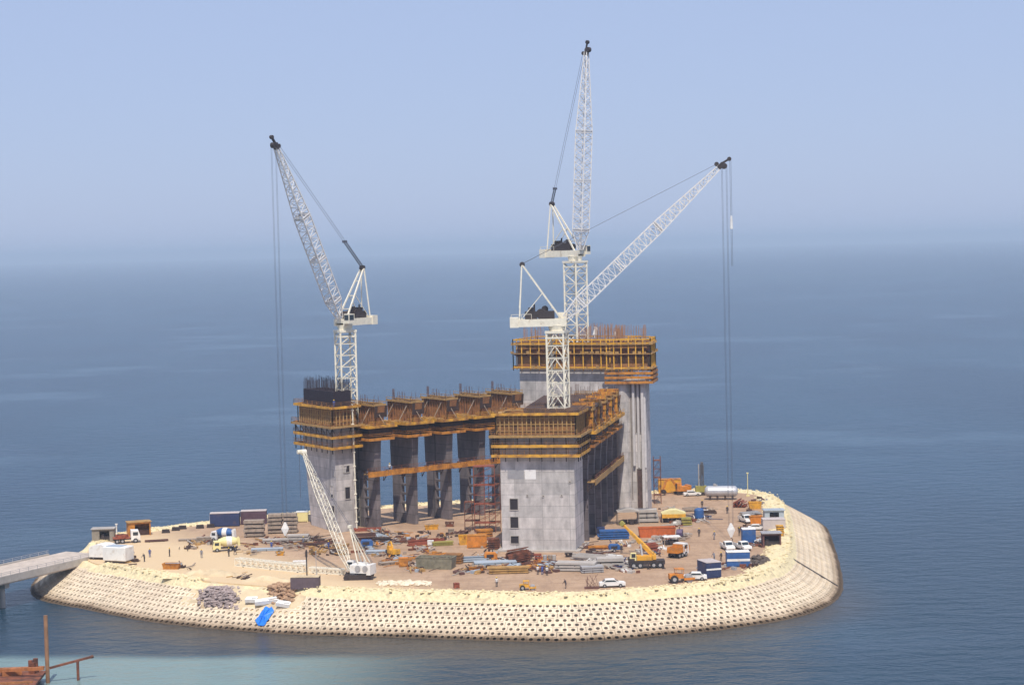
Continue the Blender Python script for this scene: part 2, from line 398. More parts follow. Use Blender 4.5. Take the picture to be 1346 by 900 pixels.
# revetment of hollow concrete blocks
def bm_mat():
    m = bpy.data.materials.new('hollow_block_concrete'); m.use_nodes = True; nt = m.node_tree; N = nt.nodes; L = nt.links
    b = N['Principled BSDF']; b.inputs['Roughness'].default_value = .9
    g = N.new('ShaderNodeNewGeometry'); sp = N.new('ShaderNodeSeparateXYZ'); L.new(g.outputs['Position'], sp.inputs[0])
    n = N.new('ShaderNodeTexNoise'); n.inputs['Scale'].default_value = .09; n.inputs['Detail'].default_value = 6; n.inputs['Roughness'].default_value = .7; L.new(g.outputs['Position'], n.inputs['Vector'])
    r = N.new('ShaderNodeMapRange'); r.inputs[1].default_value = .38; r.inputs[2].default_value = .62; L.new(n.outputs['Fac'], r.inputs[0])
    x = N.new('ShaderNodeMix'); x.data_type = 'RGBA'; L.new(r.outputs[0], x.inputs[0]); x.inputs[6].default_value = (.76,.63,.45,1); x.inputs[7].default_value = (.66,.53,.38,1)
    # each block a little different
    wn = N.new('ShaderNodeMapRange'); wn.inputs[3].default_value = .84; wn.inputs[4].default_value = 1.07; L.new(g.outputs['Random Per Island'], wn.inputs[0])
    y = N.new('ShaderNodeMix'); y.data_type = 'RGBA'; y.blend_type = 'MULTIPLY'; y.inputs[0].default_value = 1; L.new(x.outputs[2], y.inputs[6]); L.new(wn.outputs[0], y.inputs[7])
    # tide stain just above the water
    a = N.new('ShaderNodeMath'); a.operation = 'MULTIPLY_ADD'; L.new(n.outputs['Fac'], a.inputs[0]); a.inputs[1].default_value = 1.6; L.new(sp.outputs[2], a.inputs[2])
    t = N.new('ShaderNodeMapRange'); t.inputs[1].default_value = -3.7; t.inputs[2].default_value = -5.0; L.new(a.outputs[0], t.inputs[0])
    q = N.new('ShaderNodeMix'); q.data_type = 'RGBA'; L.new(t.outputs[0], q.inputs[0]); L.new(y.outputs[2], q.inputs[6]); q.inputs[7].default_value = (.30,.20,.12,1)
    t2 = N.new('ShaderNodeMapRange'); t2.inputs[1].default_value = -4.55; t2.inputs[2].default_value = -4.95; L.new(a.outputs[0], t2.inputs[0])
    q2 = N.new('ShaderNodeMix'); q2.data_type = 'RGBA'; L.new(t2.outputs[0], q2.inputs[0]); L.new(q.outputs[2], q2.inputs[6]); q2.inputs[7].default_value = (.10,.065,.035,1)
    L.new(q2.outputs[2], b.inputs['Base Color']); return m
rv = MB(); ROWS = 9
def missing(px, py):
    if not 250 < px < 410: return False
    lim = 796 if px < 385 else 796-(px-385)*.75
    if px < 262: lim = 768+(px-250)*2.3
    return py < lim
def block(s, t, ds, dt, lift):
    c = []
    k = .488; h = random.uniform(-.05, .05)+lift; s += random.uniform(-.03,.03)
    for a, b_ in ((-k,-k), (k,-k), (k,k), (-k,k)): c.append(surf(s+a*ds, t+b_*dt, h))
    lo = []
    for a, b_ in ((-k,-k), (k,-k), (k,k), (-k,k)): lo.append(surf(s+a*ds, t+b_*dt, h-.55))
    ho = []; hl = []; n = 8
    for i in range(n):
        an = 2*math.pi*(i+.5)/n-math.pi*.75; 
        ho.append(surf(s+.27*ds*math.cos(an), t+.30*dt*math.sin(an), h))
        hl.append(surf(s+.25*ds*math.cos(an), t+.28*dt*math.sin(an), h-.8))
    vs = c+lo+ho+hl; fs = []
    # ring between square outline (4) and octagon (8): corner i faces octagon vertices
    O = 8; Hh = 16
    for i in range(4):
        a, b_ = i, (i+1)%4
        o1 = (2*i)%8; o2 = (2*i+1)%8; o3 = (2*i+2)%8
        fs.append((a, b_, O+o3, O+o2)); fs.append((a, O+o2, O+o1)) 
    for i in range(4): fs.append((i, (i+1)%4, 4+(i+1)%4, 4+i))
    for i in range(8): fs.append((O+i, O+(i+1)%8, Hh+(i+1)%8, Hh+i))
    return vs, fs
for i in range(NL):
    p = loop[i]; n = nor[i]
    if n.y > .55 and p.y > 400: continue          # far shore, out of sight
    for r in range(ROWS+1):
        t = (r+.5)/ROWS; s = i+(.5 if r % 2 else 0)
        q = proj(surf(s, t, 0))
        if missing(*q): continue
        vs, fs = block(s, t, 1.0, 1.0/ROWS, 0)
        rv._add(vs, fs)
o = rv.build('revetment', bm_mat())
tag(o, 'cream sea wall slope of hollow concrete blocks around the whole island', 'sea wall')

# berm of yellow stone along the crest
bk = MB()
for i in range(NL):
    p = loop[i]; n = nor[i]; far = p.y > 415
    q = proj((p.x, p.y, 0))
    if 255 < q[0] < 392 and not far: continue
    if p.x < -82 and 372 < p.y < 404: continue
    k = 10 if p.x > 45 and p.y < 455 else 7
    if p.x > 45 and p.y < 455: rng = (-5.2, .4)
    else: rng = (-3.0, .5) if not far else (-3.2, 1.5)
    for _ in range(k):
        d = random.uniform(*rng); f = random.random(); x = p+(loop[(i+1)%NL]-p)*f+n*d
        h = .55*max(0, 1-((d+1.3)/2.6)**2) if not p.x > 45 else .45*max(0, 1-((d+1.5)/4.5)**2)
        bk.rock(x.x, x.y, h+random.uniform(-.1, .1)-.06, random.choice((.1,.13,.17,.22,.3)), .5)
o = bk.build('rock_armour', ROCKY); o['kind'] = 'stuff'; o['label'] = 'pale yellow limestone rubble banked along the top of the block slope'
# solid core of that bank
br_ = MB(); vsb = []; fsb = []
for i in range(NL):
    p = loop[i]; n = nor[i]; q = proj((p.x, p.y, 0)); far = p.y > 415
    z = .45 if not (255 < q[0] < 392 and not far) and not (p.x < -82 and 372 < p.y < 404) else -.25
    wd = 5.0 if p.x > 45 and p.y < 455 else 3.4
    for d, zz in ((1.3, -1.2), (-.1, z*.7), (-wd*.55, z), (-wd, -.05)): 
        vsb.append((p.x+n.x*d, p.y+n.y*d, zz+random.uniform(-.08, .08)))
for i in range(NL):
    j = (i+1)%NL
    for k in range(3): fsb.append((i*4+k, j*4+k, j*4+k+1, i*4+k+1))
br_._add(vsb, fsb); o = br_.build('bank', ROCKY); o['kind'] = 'structure'

# unfinished notch in the slope: sand ramp, earth, grey rock, broken slabs
s0, _ = find_surf(250, 775); s1, _ = find_surf(408, 778)
nb = MB(); A, B = 44, 14; vv = []; ff = []
import mathutils.noise as mn
for a in range(A+1):
    for b_ in range(B+1):
        s = s0+(s1-s0)*a/A; t = -.75+1.28*b_/B
        q = surf(s, t, 0)
        e = min(a, A-a)/A*6; e = min(1, e)
        base = q.z if t > 0 else ZC+(-t)*.5
        nz = mn.fractal(Vector((q.x*.35, q.y*.35, 0)), 1, 2, 4)*.45
        z = base-.1+nz+.25*(1-abs(t))*e - .5*(t > .48)
        if t < -.6: z = min(z, -.05)
        vv.append((q.x, q.y, z))
for a in range(A):
    for b_ in range(B):
        i = a*(B+1)+b_; ff.append((i, i+1, i+B+2, i+B+1))
nb._add(vv, ff); o = nb.build('sand_ramp', SAND, smooth=True); o['kind'] = 'structure'
def heap_rocks(name, px0, px1, py0, py1, n, r, m, label, cat, hump=1.0):
    mb = MB(); c = None
    pts = []
    for k in range(n):
        u, v = random.gauss(.5, .2), random.gauss(.5, .22)
        if not (0 < u < 1 and 0 < v < 1): continue
        x, y = px0+(px1-px0)*u, py0+(py1-py0)*v
        s, t = find_cache(x, y); q = surf(s, t, 0)
        hh = hump*max(0, 1-((u-.5)**2+(v-.5)**2)*5)
        pts.append((q.x+random.uniform(-.5,.5), q.y+random.uniform(-.5,.5), q.z+random.random()*hh))
    for p in pts: mb.rock(p[0], p[1], p[2], random.uniform(r*.5, r))
    o = mb.build(name, m); tag(o, label, cat, kind='stuff' if name == 'rock_pile' else None); return o
_fc = {}
def find_cache(x, y):
    k = (round(x/4), round(y/3))
    if k not in _fc: _fc[k] = find_surf(k[0]*4, k[1]*3)
    return _fc[k]
heap_rocks('rock_pile', 260, 318, 768, 799, 700, .5, ROCKG, 'heap of grey-brown broken rock in the gap of the block slope', 'rock pile', 1.2)
heap_rocks('earth_mound', 350, 392, 762, 790, 360, .6, EARTH, 'reddish-brown earth mound beside the gap in the block slope', 'earth mound', 1.6)
# broken white slabs
slab_lab = ['longest white concrete slab lying at the foot of the earth mound', 'short white concrete slab between the grey rock pile and the blue tarpaulin', 'tilted white concrete slab just above the blue tarpaulin', 'rightmost white concrete slab beside the slope blocks']
for k, (x, y, l, rz) in enumerate([(352,788,4.2,.1), (330,789,2.2,-.15), (343,793,2.4,.25), (374,793,2.6,-.1)]):
    s, t = find_surf(x, y); q = surf(s, t, .45)
    mb = MB(); mb.prism([(-l/2,-.7), (l/2*.9,-.75), (l/2,.2), (l/2*.8,.7), (-l/2*.9,.6)], -.35, .3)
    mb.box(l*.2, -.2, .42, l*.35, .6, .25, .3)
    o = mb.build('concrete_slab', WHITE); o.location = q; o.rotation_euler = (.25, .08*(k-1), rz)
    tag(o, slab_lab[k], 'concrete slab', 'broken white slabs in the slope gap')
# blue tarpaulin
tp = MB(); vs = []; fs = []; outl = [(338,806),(343,799),(350,796),(358,798),(359,805),(355,813),(349,820),(341,823),(337,814)]
cc = find_surf(348, 809)
rimp = []
for i, (x, y) in enumerate(outl):
    x2, y2 = outl[(i+1)%len(outl)]
    for f in (0, .5): s, t = find_surf(x+(x2-x)*f, y+(y2-y)*f); rimp.append((s, t))
n = len(rimp); vs = [surf(*cc, .4)]
for ri in (.35, .7, 1.0):
    for i, (s, t) in enumerate(rimp):
        vs.append(surf(cc[0]+(s-cc[0])*ri, cc[1]+(t-cc[1])*ri, .12+(.28*(i%2)+random.uniform(0,.25))*(1.1-ri*.8)))
fs = [(0, i+1, (i+1)%n+1) for i in range(n)]
for r_i in range(2):
    for i in range(n): a, b = 1+r_i*n+i, 1+r_i*n+(i+1)%n; fs.append((a, a+n, b+n, b))
N_ = len(vs); lo = [v-Vector((0,0,.1)) for v in vs]
fs2 = [tuple(N_+k for k in f[::-1]) for f in fs]
e0_ = 1+2*n
tp._add(vs+lo, fs+fs2+[(e0_+i, N_+e0_+i, N_+e0_+(i+1)%n, e0_+(i+1)%n) for i in range(n)])
o = tp.build('tarpaulin', TARP); tag(o, 'bright blue tarpaulin draped over the block slope above the water', 'tarpaulin')
# cable on the right-hand slope
s, t = find_surf(1038, 730); s2, t2 = find_surf(1100, 768)
cb_ = MB()
pr = None
for k in range(13):
    f = k/12; q = surf(s+(s2-s)*f, t+(t2-t)*f, .1)
    if pr is not None: cb_.cyl(pr, q, .13, 6)
    pr = q
tag(cb_.build('drain_pipe', DARK), 'thin dark pipe running down the block slope at the right corner', 'pipe')

# ------------------------------------------------------------------ bridge
def bridge():
    nE = Vector((-85.0, 386.5)); d = Vector((-10.9, -20.5)).normalized(); n = Vector((d.y, -d.x))  # n points to the far side
    if n.y < 0: n = -n
    A0 = nE-d*4; A1 = nE+d*75; W = 10.5
    root = thing('bridge', 'concrete causeway bridge with low parapets joining the island on the left', 'bridge', (nE.x, nE.y, 0), world=True)
    mb = MB(); mb.prism([(A0.x, A0.y), (A1.x, A1.y), (A1.x+n.x*W, A1.y+n.y*W), (A0.x+n.x*W, A0.y+n.y*W)], -1.2, .12)
    mb.build('deck', mat('bridge_deck_concrete', (.50,.42,.35), .9, .2, .5), root)
    for k, o_ in enumerate((-.35, W)):
        mb = MB(); a = A0+d*5+n*o_; b = A1+n*o_
        mb.prism([(a.x,a.y), (b.x,b.y), (b.x+n.x*.35,b.y+n.y*.35), (a.x+n.x*.35,a.y+n.y*.35)], -.9, .45)
        mb.build('parapet', PRECAST, root)
        mb = MB(); L_b = (b-a).length
        for q in range(int(L_b/2.5)):
            p = a+d*(q*2.5+.5)+n*.17; mb.beam((p.x,p.y,.4), (p.x,p.y,1.15), .08)
        a2 = a+n*.17; b2 = b+n*.17
        for zz in (.8, 1.12): mb.beam((a2.x,a2.y,zz), (b2.x,b2.y,zz), .06)
        mb.build('handrail', GREY, root)
    for k in range(3):
        c = nE+d*(24+19*k)+n*(W/2); mb = MB()
        a = c-n*4.5; b = c+n*4.5
        mb.beam((a.x,a.y,-1.75), (b.x,b.y,-1.75), 1.2, .9)
        for q in (-3.2, 0, 3.2):
            e = c+n*q; mb.cyl((e.x,e.y,-9), (e.x,e.y,-1.8), .5, 10)
        mb.build('bridge_pier', PRECAST, root)
bridge()

# ------------------------------------------------------------------ building
ROOT = thing('tower_building', 'unfinished grey concrete building, three cores joined by rows of piers', 'building', (10, 420, 0), world=True)
def off_poly(P, d):
    n = len(P); out = []
    for i in range(n):
        a, b, c = Vector(P[i-1]), Vector(P[i]), Vector(P[(i+1)%n])
        e1 = (b-a).normalized(); e2 = (c-b).normalized(); n1 = Vector((e1.y,-e1.x)); n2 = Vector((e2.y,-e2.x))
        k = (n1+n2); k = k/max(.25, (1+n1.dot(n2))); out.append(b+k*d)
    return out
def ring(mb, P, d0, d1, z0, z1, edges=None):
    a = off_poly(P, d0); b = off_poly(P, d1); n = len(P)
    for i in (edges if edges is not None else range(n)):
        j = (i+1)%n; mb.prism([a[i], b[i], b[j], a[j]], z0, z1)
def along(P, d, step, edges=None):
    b = off_poly(P, d); n = len(P)
    for i in (edges if edges is not None else range(n)):
        j = (i+1)%n; l = (b[j]-b[i]).length; k = max(1, round(l/step))
        for q in range(k+1): yield b[i].lerp(b[j], q/k), (b[j]-b[i]).normalized()
def window(root_core, p0, u, z0, w_, h_, nrm_, pane=None):
    """recessed opening: frame proud of the wall and dark pane behind it"""
    p0 = Vector(p0); u = Vector(u).normalized(); n = Vector(nrm_).normalized()
    fr = MB(); pa = MB()
    def P(a, z, o): q = p0+u*a+n*o; return (q.x, q.y, z)
    t = .14
    for (a0, z_0, a1, z_1) in ((0,z0,w_,z0), (0,z0+h_,w_,z0+h_), (0,z0,0,z0+h_), (w_,z0,w_,z0+h_)):
        fr.beam(P(a0,z_0,.06), P(a1,z_1,.06), t, t)
    pa.prism([P(0,0,.01)[:2], P(w_,0,.01)[:2], P(w_,0,-.3)[:2], P(0,0,-.3)[:2]], z0, z0+h_)
    f = fr.build('window', PRECAST, root_core); pa.build('opening', pane or HOLE, f)

# left core -------------------------------------------------------
LP = [Vector((-45.2,425.5)), Vector((-38.2,412.6)), Vector((-34.4,415.9)), Vector((-41.4,428.8))]
lt = [Vector((-46.6,425.2)), Vector((-38.4,412.2)), Vector((-34.4,415.9)), Vector((-41.4,428.8))]
lc = MB().prism(LP, 0, 22.7, lt).build('core', CONC, ROOT)
e1 = (LP[2]-LP[1]).normalized(); n1 = Vector((e1.y, -e1.x)); e0 = (LP[1]-LP[0]).normalized(); n0 = Vector((e0.y, -e0.x))
for (a, z, w_, h_) in ((1.9, 12.7, 1.6, 1.5), (2.1, 7.0, 1.4, 2.6)):
    window(lc, LP[1]+e1*a, e1, z, w_, h_, n1)
for (a, z, w_, h_) in ((13.0, 12.1, 1.2, 2.0), (11.6, 7.3, 1.5, 2.6), (12.2, 3.3, 1.3, 2.4)):
    window(lc, LP[0]+e0*a+n0*.12, e0, z, w_, h_, n0)
# front core ------------------------------------------------------
FP = [Vector((-2.9,382.0)), Vector((11.6,379.2)), Vector((13.6,388.6)), Vector((-1.0,391.6))]
fc = MB().prism(FP, 0, 23.0).build('core', CONC, ROOT)
e = (FP[1]-FP[0]).normalized(); nf = Vector((e.y, -e.x))
for z in (8.2, 4.6, 1.5): window(fc, FP[0]+e*1.7, e, z, 1.7, 2.3 if z > 2 else 1.6, nf)
for (a, z) in ((5.1, 10.9), (8.3, 10.8), (12.0, 10.9), (13.7, 13.6)):     # tie holes left by the formwork
    window(fc, FP[0]+e*a, e, z, .32, .36, nf)
# lighter patch and bay panels cast proud of the face
for (a, z, w_, h_, m_) in ((4.9, 14.3, 2.2, 1.9, WHITE), (1.4, 14.4, 3.3, 1.8, GREY)):
    p = FP[0]+e*a; mb = MB(); q = p+e*w_
    mb.prism([p+nf*.03, q+nf*.03, q-nf*.1, p-nf*.1], z, z+h_); mb.build('wall_patch', mat('pale_render', (.80,.77,.74), .85, .06, 1) if m_ is WHITE else mat('damp_concrete', (.31,.30,.31), .85, .12, 1), ROOT)
# plinth
mb = MB(); ring(mb, FP, .0, .9, -.2, .35); mb.build('plinth', PRECAST, ROOT)
# back core -------------------------------------------------------
BP = [Vector((1.6,447.5)), Vector((23.4,437.5)), Vector((28.5,450)), Vector((6.7,460))]
mb = MB().prism(BP, 0, 32.4); bc = mb.build('core', CONC, ROOT)
SP = [Vector((22.8,434.5)), Vector((29.6,433.2)), Vector((31.0,440.5)), Vector((25.4,446.0))]
mb = MB().prism(SP, 0, 29.4); sc_ = mb.build('lift_shaft', CONC, ROOT)
eS = (SP[1]-SP[0]).normalized(); nS = Vector((eS.y, -eS.x))
for a, w_, z0, z1 in ((3.95, .5, 10.5, 29.2), (5.9, .6, 0, 29.2)):
    p = SP[0]+eS*a; q = p+eS*w_; mb = MB().prism([p+nS*.75, q+nS*.75, q-nS*.1, p-nS*.1], z0, z1); mb.build('pilaster', mat('pale_concrete', (.58,.55,.54), .85, .1, .8), ROOT)
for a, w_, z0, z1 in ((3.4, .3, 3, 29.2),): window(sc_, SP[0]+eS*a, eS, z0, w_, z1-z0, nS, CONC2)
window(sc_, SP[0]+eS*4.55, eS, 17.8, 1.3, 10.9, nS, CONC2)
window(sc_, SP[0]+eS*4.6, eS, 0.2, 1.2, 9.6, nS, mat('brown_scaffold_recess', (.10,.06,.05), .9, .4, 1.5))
c_ = SP[0]+eS*1.65-nS*.75
MB().cyl((c_.x,c_.y,0), (c_.x,c_.y,29.25), 1.75, 24).build('round_column', CONC, ROOT)
for a in (5.15, 6.6):
    c_ = SP[0]+eS*a-nS*.05; MB().cyl((c_.x,c_.y,10), (c_.x,c_.y,29.2), .3, 12).build('flute', MATS['pale_concrete'], ROOT)
# lower front of back core: dark stub walls standing in for the shadow at the wing join
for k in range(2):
    p = Vector((20.4+2*k, 436.6-k*.8)); mb = MB().box(p.x, p.y, 10.5, 1.3, 3.0, 21); mb.build('shadow_stub_wall', CONC2, ROOT)

# piers ------------------------------------------------------------
LA = Vector((.783,.622)); LN = Vector((.622,-.783))           # left wing: along, and towards its inner side
RA = Vector((.19,.982)); RN = Vector((.982,-.19))
def pier_mesh():
    mb = MB(); T = .7
    for x0, x1 in ((-8, -4.95), (-3.05, 0)):
        mb.bx(x0, x1, -.5, .5, 0, 12.4)
    mb.bx(-4.95, -3.05, -.3, .3, 0, 2.2)
    for z in (4.2, 6.2, 8.2, 10.3): mb.bx(-4.95, -3.05, -.3, .3, z, z+.45)
    # upper panel, flared outwards towards the top
    prof = [(-8, 12.4), (0.0, 12.4), (.05, 15), (.35, 19), (.9, 22.7), (-8.6, 22.7), (-8.2, 18)]
    mb.xprof(prof, -T-.12, T+.12)
    return mb
pm = None
def pier(near, along_, inner, lab=None):
    global pm
    rz = math.atan2(inner.y, inner.x)
    if pm is None:
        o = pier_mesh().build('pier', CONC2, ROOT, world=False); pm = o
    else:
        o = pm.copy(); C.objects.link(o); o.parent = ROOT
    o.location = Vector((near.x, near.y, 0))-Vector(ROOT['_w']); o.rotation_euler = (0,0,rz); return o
Lp = [Vector((-33.0,414.0))+LA*t for t in (4.3, 14.2, 23.6, 32.8, 42.0)]
Rp = [Vector((13.9,388.6))+RA*t for t in (4.5, 13.5, 22.5, 31.5, 40.5)]
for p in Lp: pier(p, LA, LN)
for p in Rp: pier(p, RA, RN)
# roof deck between the front core and the back one
mb = MB(); dk = [gp(688,539,27.6), gp(716,521,27.6), gp(792,518.5,27.6), gp(786,530,27.6), gp(758,541,27.6)]
mb.prism([(p.x,p.y) for p in dk][::-1], 27.0, 27.6)
a0, a1 = dk[0], dk[1]
for k in range(26):
    p = dk[0].lerp(dk[4], k/25); q = dk[1].lerp(dk[2], k/25); mb.beam((p.x,p.y,27.75), (q.x,q.y,27.75), .25, .28)
mb.build('roof_slab', mat('brown_deck_boards', (.12,.07,.05), .85, .4, 1.2), ROOT)

# starter bars ------------------------------------------------------
def bars(pts, z0, z1, r, name, m_):
    mb = MB()
    for p in pts:
        h = z1+random.uniform(-.8, .5); a = random.uniform(-.12, .12)
        mb.beam((p[0],p[1],z0), (p[0]+a,p[1]+random.uniform(-.1,.1),h), r, r)
    return mb.build(name, m_, ROOT)
pts = []
for d in (-.5, -.9):
    for p, _ in along(lt, d, .42): pts.append(p)
bars(pts, 22.7, 32.6, .06, 'starter_bars', DBAR)
mb = MB(); ring(mb, lt, -.98, -.4, 22.7, 30.2)     # dense mesh reads as a dark wall
q = off_poly(lt, -.38)
for z in [22.9+.28*k for k in range(27)]:
    for i in range(4): mb.beam((*q[i], z), (*q[(i+1)%4], z), .05, .05)
mb.build('rebar_cage', DBAR, ROOT)
pts = []
BT = off_poly(BP, -.6)
for i, (f0, f1) in ((0, (0.02, .05)), (0, (.1,.22)), (0, (.62,.74)), (0, (.80,.86)), (0, (.9,1.0)), (2, (.2,.5)), (2, (.7,.9)), (1, (.1,.6))):
    a, b = BT[i], BT[(i+1)%4]; l = (b-a).length*(f1-f0); k = max(3, int(l/.34))
    for q in range(k+1):
        p = a.lerp(b, f0+(f1-f0)*q/k)
        pts.append(p); pts.append(p+Vector((random.uniform(-.4,.4), random.uniform(.2,.8))))
sp2 = off_poly(SP, -.5)
for i in range(4):
    for q in range(9): pts.append(sp2[i].lerp(sp2[(i+1)%4], q/9))
bars(pts, 32.4, 41.5, .085, 'starter_bars', mat('rusty_bars_tan', (.33,.17,.09), .8, .3, 1))

# ------------------------------------------------------------------ formwork on cores
def core_form(P, zt, zd, levels, label, edges, bright, group='climbing formwork on the concrete cores', gap=2.3):
    c = sum((Vector(p) for p in P), Vector((0,0)))/len(P)
    root = thing('climbing_formwork', label, 'formwork', (c.x, c.y, zd-4.4), group=group, world=True)
    mb = MB(); ring(mb, P, .04, .3, zd+.2, zt-.4, edges)
    mb.build('panel', PLY, root)
    mb = MB()
    for z in (zd+.9, (zd+zt)/2, zt-.9): ring(mb, P, .302, .5, z, z+.16, edges)
    for p, u in along(P, .62, .9, edges): mb.beam((p.x,p.y,zd+.2), (p.x,p.y,zt-.1), .09, .2)
    mb.build('waling', PLANK, root)
    for (z, dd, fh, m_) in [(zt-.1, 1.25, .55, YEL), (zd, 1.75, .5, PLANK)]+[(z, 1.4, .6, bright) for z in levels]:
        mb = MB(); mb.k = 0; ring(mb, P, .06, dd, z-.14, z, edges)
        mb.k = 1; ring(mb, P, dd+.002, dd+.09, z-.22, z-.22+fh, edges)
        mb.k = 2
        q = off_poly(P, dd)
        b = [i for i in edges]
        for zz in (z+.75, z+1.15):
            for i in b: mb.beam((*q[i], zz), (*q[(i+1)%len(P)], zz), .07, .07)
        for p, u in along(P, dd, gap, edges): mb.beam((p.x,p.y,z-.1), (p.x,p.y,z+1.2), .08, .08)
        # clutter: folded sheets, buckets, planks left on the boards
        for p, u in along(P, dd*.55, 1.7, edges):
            if random.random() < .6: mb.box(p.x, p.y, z+.22, random.uniform(.3,1.2), random.uniform(.2,.5), random.uniform(.2,.5), math.atan2(u.y,u.x)+random.uniform(-.3,.3))
        mb.build('platform', [PLANK, m_, PLY], root)
    mb = MB()
    for p, u in along(P, 1.1, 2.6, edges):
        mb.beam((p.x,p.y,min(levels)-1.1), (p.x,p.y,zd-.15), .14, .2)
        mb.beam((p.x,p.y,zd-.2), (p.x+u.y*-.7, p.y-u.x*-.7, zd-1.6), .1, .1)
    mb.build('hanger', DARK, root)
    return root
core_form(lt, 26.9, 22.75, (20.5, 18.2), 'orange and yellow formwork tiers around the top of the left core', [0,1,2,3], YEL)
core_form(FP, 27.3, 22.9, (20.9, 19.0), 'orange and yellow formwork tiers around the top of the front core', [0,1,2,3], YEL)
# back core: tall yellow soldiers over dark panels
def back_form(P, z0, z1, label, step, edges):
    c = sum((Vector(p) for p in P), Vector((0,0)))/len(P)
    root = thing('climbing_formwork', label, 'formwork', (c.x, c.y, z0), group='climbing formwork on the concrete cores', world=True)
    mb = MB(); ring(mb, P, .05, .3, z0+.6, z1-.7, edges); mb.build('panel', PLY, root)
    mb = MB()
    for z in (z0+.4, z0+2.7, z1-2.6, z1-.9): ring(mb, P, .302, .62, z, z+.22, edges)
    ring(mb, P, .302, .9, z0+3.0, z0+3.55, edges)
    mb.build('waling', RUST, root)
    mb = MB()
    for p, u in along(P, 1.1, step, edges): mb.beam((p.x,p.y,z0-.4), (p.x,p.y,z1+.1), .24, .24)
    q = off_poly(P, 1.1)
    for z in (z0+.35, z1-.95, z1-.1):
        for i in edges: mb.beam((*q[i], z), (*q[(i+1)%len(P)], z), .16, .26)
    mb.build('soldier_frame', mat('bright_yellow_steel', (.70,.37,.035), .6, .25, 1), root)
    for z in (z0+.1, z0+3.5, z1-1.2):
        mb = MB(); ring(mb, P, .64 if z<z0+3 else .92, 1.5, z-.12, z, edges)
        for p, u in along(P, 1.25, 1.3, edges):
            if random.random() < .5: mb.box(p.x, p.y, z+.25, random.uniform(.3,1), .3, random.uniform(.3,.7), math.atan2(u.y,u.x))
        mb.build('platform', PLANK, root)
    return root
back_form(BP, 32.1, 38.8, 'tall yellow formwork frame around the top of the rear core', 2.2, [0,1,2,3])
SPo = off_poly(SP, .35)
r_ = back_form(SPo, 32.2, 39.0, 'yellow formwork cage with dark openings above the lift shaft', 1.7, [0,1,2])
mb = MB()
for z in (29.3, 30.4, 31.4):
    ring(mb, SPo, .5, 1.5, z-.15, z, [0,1,2]); ring(mb, SPo, 1.502, 1.6, z-.3, z+.25, [0,1,2])
for p, u in along(SPo, 1.4, 1.5, [0,1,2]): mb.beam((p.x,p.y,29.1), (p.x,p.y,32.3), .1, .1)
mb.build('hanging_platform', ORG, r_)

